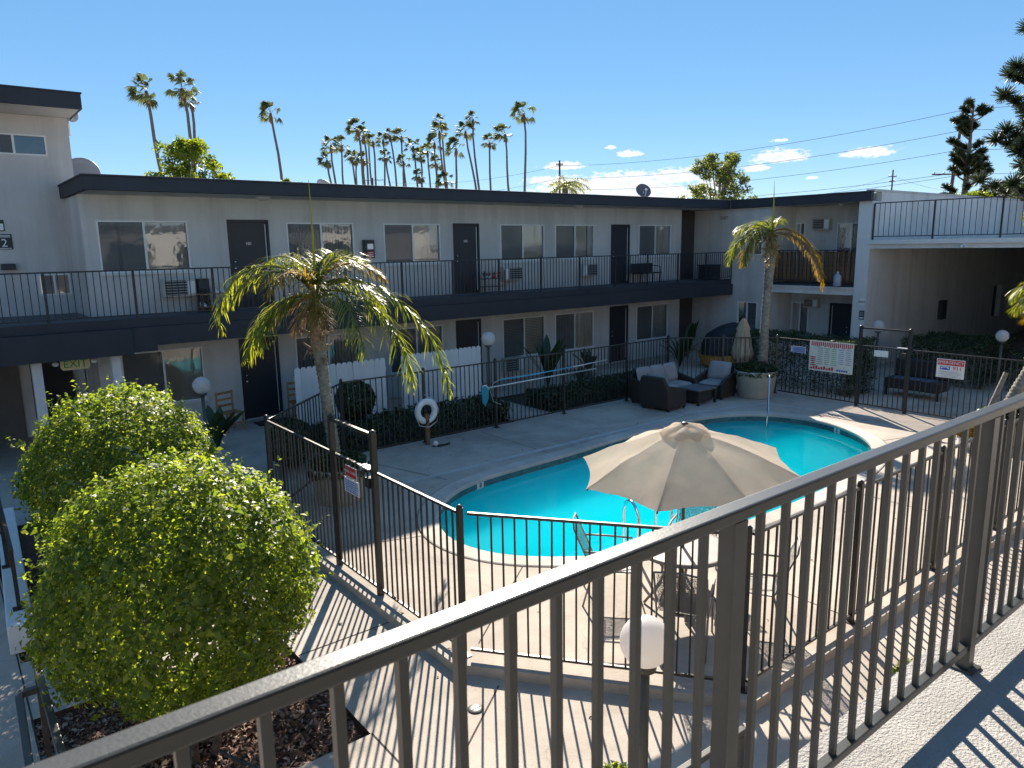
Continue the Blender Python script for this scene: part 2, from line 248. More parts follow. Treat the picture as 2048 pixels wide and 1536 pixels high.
# ------------------------------------------------------------------ mesh helpers
m_g = MATS['globe']; n, l = m_g.node_tree.nodes, m_g.node_tree.links; b = n['Principled BSDF']; tl_ = n.new('ShaderNodeBsdfTranslucent'); tl_.inputs[0].default_value = (0.85, 0.80, 0.76, 1); mx = n.new('ShaderNodeMixShader'); mx.inputs[0].default_value = 0.55; l.new(b.outputs[0], mx.inputs[1]); l.new(tl_.outputs[0], mx.inputs[2]); l.new(mx.outputs[0], n['Material Output'].inputs['Surface'])
class MB:
    def __init__(s): s.v = []; s.f = []
    def add(s, vs, fs):
        o = len(s.v); s.v += [tuple(p) for p in vs]; s.f += [tuple(i + o for i in f) for f in fs]; return s
    def box(s, x0, y0, z0, x1, y1, z1):
        return s.add([(x0, y0, z0), (x1, y0, z0), (x1, y1, z0), (x0, y1, z0), (x0, y0, z1), (x1, y0, z1), (x1, y1, z1), (x0, y1, z1)],
                     [(3, 2, 1, 0), (4, 5, 6, 7), (0, 1, 5, 4), (1, 2, 6, 5), (2, 3, 7, 6), (3, 0, 4, 7)])
    def bar(s, p, q, w, h, up=(0, 0, 1)):
        p, q = Vector(p), Vector(q); d = (q - p).normalized(); u = Vector(up)
        if abs(d.dot(u)) > 0.98: u = V(0, 1, 0)
        sd = d.cross(u).normalized(); u = sd.cross(d).normalized(); a, b_ = sd * w / 2, u * h / 2
        vs = [p - a - b_, p + a - b_, p + a + b_, p - a + b_, q - a - b_, q + a - b_, q + a + b_, q - a + b_]
        return s.add(vs, [(0, 1, 2, 3), (7, 6, 5, 4), (0, 4, 5, 1), (1, 5, 6, 2), (2, 6, 7, 3), (3, 7, 4, 0)])
    def tube(s, pts, r, seg=8, cap=True):
        pts = [Vector(p) for p in pts]; n = len(pts); rs = r if isinstance(r, (list, tuple)) else [r] * n
        ref = V(0.3, 0.2, 1).normalized(); rings = []
        for i, p in enumerate(pts):
            d = (pts[min(i + 1, n - 1)] - pts[max(i - 1, 0)]).normalized()
            a = d.cross(ref)
            if a.length < 0.05: a = d.cross(V(1, 0, 0))
            a.normalize(); b_ = d.cross(a)
            rings.append([p + (a * math.cos(t) + b_ * math.sin(t)) * rs[i] for t in [2 * math.pi * k / seg for k in range(seg)]])
        vs = [v for g in rings for v in g]; fs = []
        for i in range(n - 1):
            for k in range(seg):
                k2 = (k + 1) % seg; fs.append((i * seg + k, i * seg + k2, (i + 1) * seg + k2, (i + 1) * seg + k))
        if cap: fs += [tuple(range(seg))[::-1], tuple((n - 1) * seg + k for k in range(seg))]
        return s.add(vs, fs)
    def lathe(s, prof, c=(0, 0, 0), seg=24, closed=False):
        vs = []; fs = []; n = len(prof)
        for r_, z in prof:
            for k in range(seg):
                t = 2 * math.pi * k / seg; vs.append((c[0] + r_ * math.cos(t), c[1] + r_ * math.sin(t), c[2] + z))
        for i in range(n - 1):
            for k in range(seg):
                k2 = (k + 1) % seg; fs.append((i * seg + k, i * seg + k2, (i + 1) * seg + k2, (i + 1) * seg + k))
        fs += [tuple(range(seg))[::-1], tuple((n - 1) * seg + k for k in range(seg))]
        return s.add(vs, fs)
    def quad(s, a, b_, c, d): return s.add([a, b_, c, d], [(0, 1, 2, 3)])
    def poly(s, pts): return s.add(pts, [tuple(range(len(pts)))])
    def prism(s, pts, z0, z1):
        n = len(pts); vs = [(x, y, z0) for x, y in pts] + [(x, y, z1) for x, y in pts]
        return s.add(vs, [tuple(range(n))[::-1], tuple(range(n, 2 * n))] + [(i, (i + 1) % n, n + (i + 1) % n, n + i) for i in range(n)])
    def mesh(s, name, mat, smooth=False):
        me = bpy.data.meshes.new(name); me.from_pydata(s.v, [], s.f); me.materials.append(MATS[mat])
        if smooth: me.polygons.foreach_set('use_smooth', [True] * len(me.polygons))
        me.update(); return me
    def build(s, name, mat, parent=None, smooth=False, bevel=0):
        o = bpy.data.objects.new(name, s.mesh(name, mat, smooth)); COL.objects.link(o); attach(o, parent)
        if bevel:
            b_ = o.modifiers.new('bevel', 'BEVEL'); b_.width = bevel; b_.segments = 2; b_.limit_method = 'ANGLE'
        return o
def attach(o, parent):
    if parent is not None:
        o.parent = parent
        if parent.type == 'EMPTY': o.matrix_parent_inverse = Matrix.Translation(-parent.location)
    return o
def tag(o, label=None, cat=None, group=None, kind=None):
    if label: o['label'] = label
    if cat: o['category'] = cat
    if group: o['group'] = group
    if kind: o['kind'] = kind
    return o
def thing(name, label, cat, loc=(0, 0, 0), group=None):
    o = bpy.data.objects.new(name, None); COL.objects.link(o); o.location = loc; o.empty_display_size = 0.1
    return tag(o, label, cat, group)
def place(me, name, parent, loc, rot=(0, 0, 0), scale=(1, 1, 1)):
    o = bpy.data.objects.new(name, me); COL.objects.link(o); attach(o, parent); o.location = loc; o.rotation_euler = rot; o.scale = scale; return o
def copy_tree(root, loc, rz=0, label=None, sc=None):
    r_ = root.copy(); COL.objects.link(r_); r_.location = loc; r_.rotation_euler = (0, 0, rz)
    if sc: r_.scale = (sc, sc, sc)
    if label: r_['label'] = label
    def rec(src, dst):
        for ch in list(src.children):
            c = ch.copy(); COL.objects.link(c); c.parent = dst; c.matrix_parent_inverse = ch.matrix_parent_inverse; rec(ch, c)
    rec(root, r_); return r_
def np_mesh(name, verts, quads, mat, smooth=False):
    me = bpy.data.meshes.new(name); nv, nf = len(verts), len(quads); k = quads.shape[1]
    me.vertices.add(nv); me.vertices.foreach_set('co', verts.astype(np.float32).ravel())
    me.loops.add(nf * k); me.loops.foreach_set('vertex_index', quads.astype(np.int32).ravel())
    me.polygons.add(nf); me.polygons.foreach_set('loop_start', np.arange(0, nf * k, k, dtype=np.int32)); me.polygons.foreach_set('loop_total', np.full(nf, k, dtype=np.int32))
    me.update(calc_edges=True); me.validate(); me.materials.append(MATS[mat]); return me
def leaves(cen, nrm, length, width, jitter=0.6):
    """leaf-shaped quads (diamond, slightly folded) at points cen facing about nrm"""
    n = len(cen); nn = nrm + RNG.normal(0, jitter, (n, 3)); nn /= np.linalg.norm(nn, axis=1, keepdims=True) + 1e-9
    t = np.cross(nn, RNG.normal(0, 1, (n, 3))); t /= np.linalg.norm(t, axis=1, keepdims=True) + 1e-9; s = np.cross(nn, t)
    sz_ = np.clip(RNG.lognormal(0, 0.35, (n, 1)), 0.4, 2.0); L = length * sz_; W = width * sz_ * RNG.uniform(0.75, 1.2, (n, 1))
    a = cen - t * L / 2; c = cen + t * L / 2 - nn * L * 0.12; b_ = cen + s * W / 2 + nn * W * 0.15; d = cen - s * W / 2 + nn * W * 0.15
    return np.stack([a, b_, c, d], 1).reshape(-1, 3), np.arange(4 * n).reshape(n, 4)
def text_mesh(txt, size, mat, name='lettering', depth=0.004):
    cu_ = bpy.data.curves.new('t', 'FONT'); cu_.body = txt; cu_.size = size; cu_.align_x = 'CENTER'; cu_.align_y = 'CENTER'; cu_.extrude = depth; cu_.resolution_u = 3
    o = bpy.data.objects.new('t', cu_); COL.objects.link(o); dg = bpy.context.evaluated_depsgraph_get()
    me = bpy.data.meshes.new_from_object(o.evaluated_get(dg)); bpy.data.objects.remove(o); me.name = name; me.materials.clear(); me.materials.append(MATS[mat]); return me
# rotations that stand flat lettering up on a wall: facing -Y and facing -X
ROT_Y = (rad(90), 0, 0); ROT_X = (rad(90), 0, rad(-90))
# ================================================================== STRUCTURE
from mathutils.geometry import tessellate_polygon
def struct(o): o['kind'] = 'structure'; return o
def sheet(name, outer, holes, z, mat, parent=None, skirt=0.0):
    loops = [[V(x, y, 0) for x, y in outer]] + [[V(x, y, 0) for x, y in h] for h in holes]
    tri = tessellate_polygon(loops); pts = [p for lp in loops for p in lp]; mb = MB(); vs = [(p.x, p.y, z) for p in pts]
    fs = []
    for t in tri:
        a, b_, c = (pts[i] for i in t); fs.append(tuple(t) if (b_ - a).cross(c - a).z > 0 else tuple(t)[::-1])
    mb.add(vs, fs)
    if skirt:
        for lp in loops:
            for i in range(len(lp)):
                p, q = lp[i], lp[(i + 1) % len(lp)]; mb.quad((p.x, p.y, z), (q.x, q.y, z), (q.x, q.y, z - skirt), (p.x, p.y, z - skirt))
    return mb.build(name, mat, parent)
def offset(poly, d):
    n = len(poly); out = []; A = sum(poly[i][0] * poly[(i + 1) % n][1] - poly[(i + 1) % n][0] * poly[i][1] for i in range(n)); sg = 1 if A > 0 else -1
    for i in range(n):
        p0, p1, p2 = (V(*poly[k % n]) for k in (i - 1, i, i + 1)); e1 = (p1 - p0).normalized(); e2 = (p2 - p1).normalized()
        n1 = V(e1.y, -e1.x) * sg; n2 = V(e2.y, -e2.x) * sg; m_ = (n1 + n2).normalized(); k = d / max(0.3, m_.dot(n1)); out.append((p1.x + m_.x * k, p1.y + m_.y * k))
    return out
def spline(pts, per=6):
    n = len(pts); out = []
    for i in range(n):
        p0, p1, p2, p3 = (V(*pts[k % n]) for k in (i - 1, i, i + 1, i + 2))
        for j in range(per):
            t = j / per; q = 0.5 * ((2 * p1) + (p2 - p0) * t + (2 * p0 - 5 * p1 + 4 * p2 - p3) * t * t + (3 * p1 - p0 - 3 * p2 + p3) * t ** 3); out.append((q.x, q.y))
    return out
def rect(x0, y0, x1, y1): return [(x0, y0), (x1, y0), (x1, y1), (x0, y1)]

FENCE = [(5.40, 3.48), (16.0, 3.48), (17.65, 5.2), (17.65, 10.85), (15.6, 12.88), (6.0, 12.88), (3.75, 10.75), (3.75, 5.61)]
DECK = offset(FENCE, 0.16)
POOL = spline([(5.35, 8.3), (5.45, 7.5), (5.95, 6.85), (6.8, 6.3), (8, 6.0), (9.5, 5.9), (11, 5.92), (12.5, 6.05), (13.8, 6.4), (14.7, 6.95), (15.3, 7.8), (15.5, 8.6), (15.3, 9.4), (14.7, 10.02), (13.8, 10.36), (12.5, 10.42), (11, 10.35), (9.5, 10.22), (8.2, 10.15), (7.2, 10.05), (6.4, 9.75), (5.7, 9.1)], 6)
BEDS = [rect(0.27, 8.55, 2.52, 13.2), rect(0.24, 5.25, 2.52, 7.38), rect(5.9, 13.35, 10.6, 15.9), rect(11.9, 13.55, 16.6, 15.9)]
ground = struct(sheet('ground', rect(-900, -900, 900, 900), [DECK] + BEDS, 0.0, 'concrete'))
for i, r_ in enumerate(BEDS):
    (x0, y0), (x1, y1) = r_[0], r_[2]; mb = MB(); nx, ny = max(4, int((x1 - x0) / 0.14)), max(4, int((y1 - y0) / 0.14)); vs = []
    for j in range(ny + 1):
        for k in range(nx + 1):
            x, y = x0 + (x1 - x0) * k / nx, y0 + (y1 - y0) * j / ny; edge = min(k, nx - k, j, ny - j)
            vs.append((x, y, -0.055 + (0.05 * mnoise.noise(V(x * 1.3, y * 1.3, 3.1 + i)) + 0.02 * mnoise.noise(V(x * 6, y * 6, i)) if edge > 0 else 0)))
    mb.add(vs, [(j * (nx + 1) + k, j * (nx + 1) + k + 1, (j + 1) * (nx + 1) + k + 1, (j + 1) * (nx + 1) + k) for j in range(ny) for k in range(nx)])
    for p, q in zip(r_, r_[1:] + r_[:1]): mb.quad((*p, 0), (*q, 0), (*q, -0.09), (*p, -0.09))
    struct(mb.build('planting_bed', 'mulch' if i < 2 else 'soil', None, True))
# wood chips lying on the two mulched beds: nobody could count them
cs = []
for (x0, y0, x1, y1, nn) in ((0.27, 8.55, 2.52, 11.5, 5200), (0.24, 5.25, 2.52, 7.38, 9000)):
    xy = np.column_stack([RNG.uniform(x0 + .02, x1 - .02, nn), RNG.uniform(y0 + .02, y1 - .02, nn)])
    zz = np.array([-0.055 + 0.05 * mnoise.noise(V(a * 1.3, b_ * 1.3, 3.1 + (0 if y0 > 8 else 1))) + 0.014 for a, b_ in xy]) + RNG.uniform(-.004, .018, nn)
    cs.append(np.column_stack([xy, zz]))
cs = np.vstack(cs); vv, ff = leaves(cs, np.tile([0, 0, 1.], (len(cs), 1)), 0.055, 0.022, 0.45)
o = bpy.data.objects.new('wood_chips', np_mesh('wood_chips', vv, ff, 'chip')); COL.objects.link(o); tag(o, 'reddish brown wood chips covering the beds under the round shrubs', 'mulch', kind='stuff')

# raised pool deck with its kerb face, joints and light patch strips
deck = struct(sheet('pool_deck', DECK, [offset(POOL, 0.33)], 0.10, 'pool_deck', None, 0.16))
mb = MB()
def strip(a, b_, wd, z): 
    a, b_ = V(*a, z), V(*b_, z); d = (b_ - a).normalized(); s_ = V(-d.y, d.x, 0) * wd / 2; mb.quad(a - s_, b_ - s_, b_ + s_, a + s_)
for a, b_ in (((3.8, 8.98), (5.05, 8.55)), ((6.1, 12.7), (6.75, 10.45)), ((6.1, 12.3), (6.1, 12.75)), ((9.2, 10.6), (9.2, 12.8)), ((13.75, 10.8), (13.75, 12.8)), ((11.4, 3.6), (11.4, 5.55)), ((7.4, 3.6), (7.4, 5.75)), ((15.6, 8.6), (17.5, 8.6)), ((14.9, 6.7), (17.5, 5.9)), ((4.0, 5.7), (5.6, 6.9))): strip(a, b_, 0.014, 0.1030)
o = mb.build('expansion_joint', 'soil', deck)
mb = MB()
strip((6.0, 10.78), (13.72, 10.86), 0.13, 0.1045); strip((13.72, 10.86), (13.78, 11.5), 0.10, 0.1045); strip((13.9, 10.95), (16.3, 10.3), 0.10, 0.1045); strip((16.3, 10.3), (16.7, 7.6), 0.12, 0.1045); strip((10.1, 10.55), (10.1, 10.78), 0.05, 0.1045)
o = mb.build('patched_strip', 'patch', deck)
# fallen leaves and grit, too many and too small to count
nn = 420; xy = np.column_stack([RNG.uniform(2.6, 13, nn), RNG.uniform(1.3, 12.8, nn)]); inp = np.array([(V(*p) - V(10.4, 8.2)).length < 0 or (5.0 < p[0] < 15.9 and 5.5 < p[1] < 10.8) for p in xy]); xy = xy[~inp]; zz = np.array([0.108 if ((3.7 < p[0] < 17.6) and (3.4 < p[1] < 12.9) and (p[0] - 3.75) / 1.65 + (p[1] - 3.48) / 2.13 > 1.05) else 0.008 for p in xy]); cc = np.column_stack([xy, zz]); vv, ff = leaves(cc, np.tile([0, 0, 1.], (len(cc), 1)), 0.035, 0.018, 0.12); o = bpy.data.objects.new('leaf_litter', np_mesh('leaf_litter', vv, ff, 'chip')); COL.objects.link(o); tag(o, 'tiny dry leaves and grit scattered over the concrete', 'leaf litter', kind='stuff')
# walkway joints around the deck
mb = MB()
for a, b_ in (((2.53, 6.85), (3.6, 6.85)), ((2.53, 9.6), (3.6, 9.6)), ((2.53, 5.25), (2.53, 1.2)), ((3.8, 5.1), (2.53, 4.2)), ((0.25, 5.2), (0.25, 8.6)), ((0.25, 8.55), (0.25, 13.2)), ((-3, 11.2), (0.25, 11.2)), ((8.6, 3.3), (8.6, 1.2)), ((11.4, 3.3), (11.4, 1.2)), ((0.27, 7.95), (2.5, 7.95))): strip(a, b_, 0.014, 0.004)
struct(mb.build('walkway_joint', 'soil'))

# ---- pool
pool = thing('swimming_pool', 'oval turquoise swimming pool with pale coping and blue-green tile band', 'pool', (10.4, 8.2, 0))
def ring(mb, A, za, B, zb):
    n = len(A); mb.add([(x, y, za) for x, y in A] + [(x, y, zb) for x, y in B], [(i, (i + 1) % n, n + (i + 1) % n, n + i) for i in range(n)])
mb = MB(); P0 = POOL; P1 = offset(POOL, 0.31); P3 = offset(POOL, 0.03)
ring(mb, P1, 0.02, P1, 0.108); ring(mb, P1, 0.108, offset(POOL, 0.29), 0.116); ring(mb, offset(POOL, 0.29), 0.116, offset(POOL, 0.02), 0.116); ring(mb, offset(POOL, 0.02), 0.116, P0, 0.10); ring(mb, P0, 0.10, P0, 0.055); ring(mb, P0, 0.055, P3, 0.05)
mb.build('coping', 'coping', pool, True)
mb = MB(); N = len(POOL); per = []; acc = 0
for i in range(N): per.append(acc); acc += (V(*P3[(i + 1) % N]) - V(*P3[i])).length
def at_len(s_):
    s_ %= acc; i = max(k for k in range(N) if per[k] <= s_); a, b_ = V(*P3[i]), V(*P3[(i + 1) % N]); L = (b_ - a).length; t = (s_ - per[i]) / L; d = (b_ - a) / L
    return a.lerp(b_, t), d
ring(mb, offset(POOL, 0.036), 0.06, offset(POOL, 0.036), -0.16); mb.build('grout', 'tile', pool, True)
mb = MB(); T = 0.076; nt_ = int(acc / T)
for k in range(nt_):
    p, d = at_len(k * acc / nt_ + 0.003); q, _ = at_len((k + 1) * acc / nt_ - 0.003)
    for z0, z1 in ((-0.02, 0.047), (-0.09, -0.024), (-0.155, -0.094)): mb.quad((p.x, p.y, z0), (q.x, q.y, z0), (q.x, q.y, z1), (p.x, p.y, z1))
tag(mb.build('tile_band', 'tile', pool), kind='stuff')
# basin: deep at the left end, shallow at the right, steps in the far right corner
def depth(x): t = min(1, max(0, (x - 8.5) / 3.5)); return -2.1 + (2.1 - 1.05) * t
mb = MB(); Pb = offset(POOL, -0.35); n = N
mb.add([(x, y, -0.14) for x, y in P3] + [(x, y, depth(x) + 0.35) for x, y in P3] + [(x, y, depth(x)) for x, y in Pb], [(i, (i + 1) % n, n + (i + 1) % n, n + i) for i in range(n)] + [(n + i, n + (i + 1) % n, 2 * n + (i + 1) % n, 2 * n + i) for i in range(n)])
top = [p for p in Pb]
cxs = [9.9] ; 
for k in range(12):
    for i in range(n):
        pass
K = 8
for j in range(K):
    f0, f1 = 1 - j / K, 1 - (j + 1) / K
    A = [(10.4 + (x - 10.4) * f0, 8.2 + (y - 8.2) * f0) for x, y in Pb]; B = [(10.4 + (x - 10.4) * f1, 8.2 + (y - 8.2) * f1) for x, y in Pb]
    mb.add([(x, y, depth(x)) for x, y in A] + [(x, y, depth(x)) for x, y in B], [(i, (i + 1) % n, n + (i + 1) % n, n + i) for i in range(n)])
mb.build('basin', 'plaster', pool, True)
for k, (rr, zz) in enumerate(((1.0, -0.32), (1.45, -0.58), (1.9, -0.82))):
    pts = []
    for t in range(0, 33):
        a = rad(150 + t * 5.0); pts.append((14.75 + rr * math.cos(a), 9.75 + rr * math.sin(a)))
    mb = MB(); mb.prism(pts + [(14.75 + 0.45, 9.75 + 0.25)], zz - 0.4, zz); mb.build('step', 'plaster', pool, False, 0.04)
sheet('water', offset(POOL, 0.028), [], -0.06, 'water', pool)
for (s_, txt, wx) in ((None, '3', (15.35, 7.95)), (None, '8', (7.15, 10.06))):
    best = min(range(N), key=lambda i: (V(*P3[i]) - V(*wx)).length); p, d = at_len(per[best]); nrm = V(-d.y, d.x, 0) if V(-d.y, d.x).dot(V(10.4, 8.2) - p) > 0 else V(d.y, -d.x, 0)
    c = p.to_3d() + nrm * 0.008 + V(0, 0, -0.005); d3 = d.to_3d(); mb = MB(); mb.quad(c - d3 * .09 - V(0, 0, .055), c + d3 * .09 - V(0, 0, .055), c + d3 * .09 + V(0, 0, .055), c - d3 * .09 + V(0, 0, .055)); t = mb.build('depth_marker', 'signwhite', pool)
    q = Matrix((( -d3.x if nrm.cross(V(0,0,1)).dot(d3) > 0 else d3.x, 0, nrm.x), (-d3.y if nrm.cross(V(0,0,1)).dot(d3) > 0 else d3.y, 0, nrm.y), (0, 1, 0))); o = place(text_mesh(txt, 0.12, 'signdark'), 'lettering', t, c + nrm * 0.004); o.rotation_euler = q.to_euler()

# ---- walls with openings
PF = lambda Y0: (lambda u, d, z: (u, Y0 + d, z))          # wall facing -Y
PW = lambda X0: (lambda u, d, z: (X0 + d, u, z))          # wall facing -X
def pbox(mb, P, u0, u1, d0, d1, z0, z1):
    a, b_ = P(u0, d0, z0), P(u1, d1, z1); return mb.box(*[min(a[i], b_[i]) for i in range(3)], *[max(a[i], b_[i]) for i in range(3)])
def wall(P, u0, u1, z0, z1, ops, th=0.18):
    us = sorted({u0, u1, *[o_[0] for o_ in ops], *[o_[1] for o_ in ops]}); zs = sorted({z0, z1, *[o_[2] for o_ in ops], *[o_[3] for o_ in ops]}); mb = MB()
    solid = lambda i, j: 0 <= i < len(us) - 1 and 0 <= j < len(zs) - 1 and not any(o_[0] - 1e-6 <= us[i] and us[i + 1] <= o_[1] + 1e-6 and o_[2] - 1e-6 <= zs[j] and zs[j + 1] <= o_[3] + 1e-6 for o_ in ops)
    for i in range(len(us) - 1):
        for j in range(len(zs) - 1):
            if not solid(i, j): continue
            a, b_, c, d = us[i], us[i + 1], zs[j], zs[j + 1]
            for dd in (0, th): mb.quad(P(a, dd, c), P(b_, dd, c), P(b_, dd, d), P(a, dd, d))
            if not solid(i - 1, j): mb.quad(P(a, 0, c), P(a, th, c), P(a, th, d), P(a, 0, d))
            if not solid(i + 1, j): mb.quad(P(b_, 0, c), P(b_, th, c), P(b_, th, d), P(b_, 0, d))
            if not solid(i, j - 1): mb.quad(P(a, 0, c), P(b_, 0, c), P(b_, th, c), P(a, th, c))
            if not solid(i, j + 1): mb.quad(P(a, 0, d), P(b_, 0, d), P(b_, th, d), P(a, th, d))
    return mb
def window(P, root, u0, u1, z0, z1, style='vertical', flip=False, mull=0.5, sill=True):
    fr_ = MB(); t = 0.032
    pbox(fr_, P, u0, u0 + t, -0.012, 0.06, z0, z1); pbox(fr_, P, u1 - t, u1, -0.012, 0.06, z0, z1); pbox(fr_, P, u0 + t, u1 - t, -0.012, 0.06, z1 - t, z1); pbox(fr_, P, u0 + t, u1 - t, -0.012, 0.06, z0, z0 + t)
    um = u0 + (u1 - u0) * mull; pbox(fr_, P, um - 0.022, um + 0.022, -0.006, 0.055, z0 + t, z1 - t)
    wd = fr_.build('window', 'vinyl', root)
    if sill: s_ = MB(); pbox(s_, P, u0 - 0.03, u1 + 0.03, -0.05, 0.0, z0 - 0.05, z0 - 0.002); s_.build('sill', 'stucco_white', wd)
    for k, (a, b_) in enumerate(((u0 + t, um - 0.022), (um + 0.022, u1 - t))):
        g = MB(); dd = 0.022 + 0.016 * k; g.quad(P(a, dd, z0 + t), P(b_, dd, z0 + t), P(b_, dd, z1 - t), P(a, dd, z1 - t)); g.build('pane', 'glass', wd)
        if k == (1 if flip else 0):
            g = MB(); dd = 0.012; g.quad(P(a, dd, z0 + t), P(b_, dd, z0 + t), P(b_, dd, z1 - t), P(a, dd, z1 - t)); g.build('insect_screen', 'screen', wd)
    bl = MB(); dd = 0.085
    if style == 'vertical':
        nb_ = int((u1 - u0) / 0.085)
        for k in range(nb_):
            if random.random() < 0.04: continue
            uu = u0 + 0.04 + (u1 - u0 - 0.08) * (k + 0.5) / nb_; j = random.uniform(-.006, .006); bl.quad(P(uu - 0.048, dd + 0.016 + j, z0 + .02), P(uu + 0.045, dd - 0.012, z0 + .02), P(uu + 0.045, dd - 0.012, z1), P(uu - 0.048, dd + 0.016, z1))
    elif style == 'open_vertical':
        nb_ = int((u1 - u0) / 0.09)
        for k in range(nb_): uu = u0 + 0.04 + (u1 - u0 - 0.08) * (k + 0.5) / nb_; bl.quad(P(uu - 0.026, dd + 0.03, z0 + .02), P(uu + 0.026, dd - 0.01, z0 + .02), P(uu + 0.026, dd - 0.01, z1), P(uu - 0.026, dd + 0.03, z1))
    elif style == 'horizontal':
        nb_ = int((z1 - z0) / 0.05)
        for k in range(nb_):
            zz = z0 + (k + 0.5) * 0.05; bl.quad(P(u0 + .03, dd, zz - 0.017), P(u1 - .03, dd, zz - 0.017), P(u1 - .03, dd + .03, zz + 0.02), P(u0 + .03, dd + .03, zz + 0.02))
    elif style == 'curtain':
        nb_ = 40
        for k in range(nb_):
            a, b_ = (u0 + (u1 - u0) * q / nb_ for q in (k, k + 1)); f = lambda q: dd + 0.03 * math.sin(q * 1.9) + 0.012 * math.sin(q * 0.7); bl.quad(P(a, f(k), z0), P(b_, f(k + 1), z0), P(b_, f(k + 1), z1), P(a, f(k), z1))
    if bl.v: tag(bl.build('blinds', 'blind', wd), kind='stuff')
    return wd
def door(P, root, u0, u1, z0, z1, num='', knob_left=True, mat='door_paint'):
    d_ = MB(); pbox(d_, P, u0 + 0.05, u1 - 0.05, 0.05, 0.095, z0 + 0.01, z1 - 0.05); dd = d_.build('door', mat, root, False, 0.006)
    f = MB(); pbox(f, P, u0, u0 + 0.05, -0.01, 0.12, z0, z1); pbox(f, P, u1 - 0.05, u1, -0.01, 0.12, z0, z1); pbox(f, P, u0 + 0.05, u1 - 0.05, -0.01, 0.12, z1 - 0.05, z1); f.build('door_frame', mat, dd)
    f = MB(); pbox(f, P, u1 - 0.085, u1 - 0.068, 0.035, 0.049, z0 + 0.1, z1 - 0.1); f.build('weather_strip', 'vinyl', dd)
    f = MB(); pbox(f, P, u0 + 0.05, u1 - 0.05, 0.0, 0.10, z0, z0 + 0.009); f.build('threshold', 'alu', dd)
    uk = u0 + 0.13 if knob_left else u1 - 0.15
    for zz, r_ in ((z0 + 0.95, 0.03), (z0 + 1.1, 0.024)):
        k = MB(); k.tube([P(uk, 0.05, zz), P(uk, 0.02, zz), P(uk, -0.005, zz), P(uk, -0.02, zz)], [r_ * 1.1, r_ * 0.5, r_, r_ * 0.7], 10); k.build('knob', 'chrome', dd, True)
    if num:
        c = P((u0 + u1) / 2, 0.045, z0 + 1.52); place(text_mesh(num, 0.10, 'alu', depth=0.003), 'lettering', dd, c, ROT_Y if P(1, 0, 0)[0] != P(0, 0, 0)[0] else ROT_X)
    return dd
def aircon(P, u0, u1, z0, z1, label, proud=0.22, flip=False):
    c = P((u0 + u1) / 2, -proud / 2, z0); t = thing('air_conditioner', label, 'air conditioner', c, 'wall air conditioners')
    m_ = MB(); pbox(m_, P, u0, u1, -proud, 0.05, z0, z1); m_.build('case', 'ac_beige', t, False, 0.012)
    g0, g1 = (u0 + 0.03, u1 - 0.20) if not flip else (u0 + 0.2, u1 - 0.03)
    m_ = MB(); pbox(m_, P, g0, g1, -proud - 0.006, -proud + 0.0, z0 + 0.03, z1 - 0.03); m_.build('grille_backing', 'ac_dark', t)
    ns_ = 6
    for k in range(ns_):
        zz = z0 + 0.05 + (z1 - z0 - 0.1) * k / (ns_ - 1); m_ = MB(); pbox(m_, P, g0, g1, -proud - 0.018, -proud - 0.007, zz - 0.006, zz + 0.006); m_.build('louvre', 'ac_beige', t)
    m_ = MB(); a, b_ = (g1 + 0.03, u1 - 0.03) if not flip else (u0 + 0.03, g0 - 0.03); pbox(m_, P, a, b_, -proud - 0.008, -proud, z0 + 0.06, z1 - 0.06); m_.build('control_panel', 'vinyl', t)
    return t
def ceiling_light(x, y, z, label):
    t = thing('ceiling_light', label, 'light', (x, y, z), 'round lights on the soffits'); MB().lathe([(0.17, 0.0), (0.17, -0.02)], (x, y, z)).build('base', 'alu', t, True); MB().lathe([(0.15, -0.021), (0.14, -0.05), (0.09, -0.075), (0.01, -0.083)], (x, y, z)).build('lens', 'globe', t, True)

# ================================================================== long apartment building across the pool
YF = 17.9; PA = PF(YF)
apt = thing('apartment_building', 'long two-storey grey stucco apartment block with dark fascia across the pool', 'building', (13, 21, 0))
upw_ = [(2.98, 4.81, 3.69, 4.80), (7.12, 8.92, 3.60, 4.78), (9.80, 11.60, 3.69, 4.77), (13.75, 15.50, 3.67, 4.77), (15.96, 17.70, 3.68, 4.77), (19.91, 21.65, 3.70, 4.78)]
low_ = [(3.15, 4.88, 0.68, 1.93), (7.14, 8.92, 0.68, 1.93), (9.82, 11.58, 0.68, 1.92), (13.78, 15.50, 0.68, 1.91), (15.94, 17.70, 0.68, 1.91), (19.85, 21.57, 0.68, 1.93)]
dup = [(5.69, 6.68, 2.76, 4.84, '101'), (12.04, 12.97, 2.76, 4.79, '105'), (18.51, 19.45, 2.76, 4.79, '')]
dlo = [(5.73, 6.70, 0.02, 2.02, ''), (12.04, 12.96, 0.02, 2.0, ''), (18.47, 19.42, 0.02, 2.0, '')]
ops = upw_ + low_ + [d[:4] for d in dup + dlo]
wall(PA, 2.70, 22.24, 0.0, 5.33, ops).build('wall', 'stucco', apt)
mb = MB(); mb.box(2.70, 18.08, 0, 2.88, 26, 5.33); mb.box(22.06, 18.08, 0, 22.24, 26, 5.33); mb.box(2.88, 25.8, 0, 22.06, 26, 5.33); mb.build('side_wall', 'stucco', apt)
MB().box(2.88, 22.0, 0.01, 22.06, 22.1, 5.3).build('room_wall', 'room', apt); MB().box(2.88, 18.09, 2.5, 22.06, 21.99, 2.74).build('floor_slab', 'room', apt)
st_u = ['vertical', 'open_vertical', 'vertical', 'vertical', 'vertical', 'curtain']; st_l = ['vertical', 'open_vertical', 'horizontal', 'horizontal', 'curtain', 'horizontal']
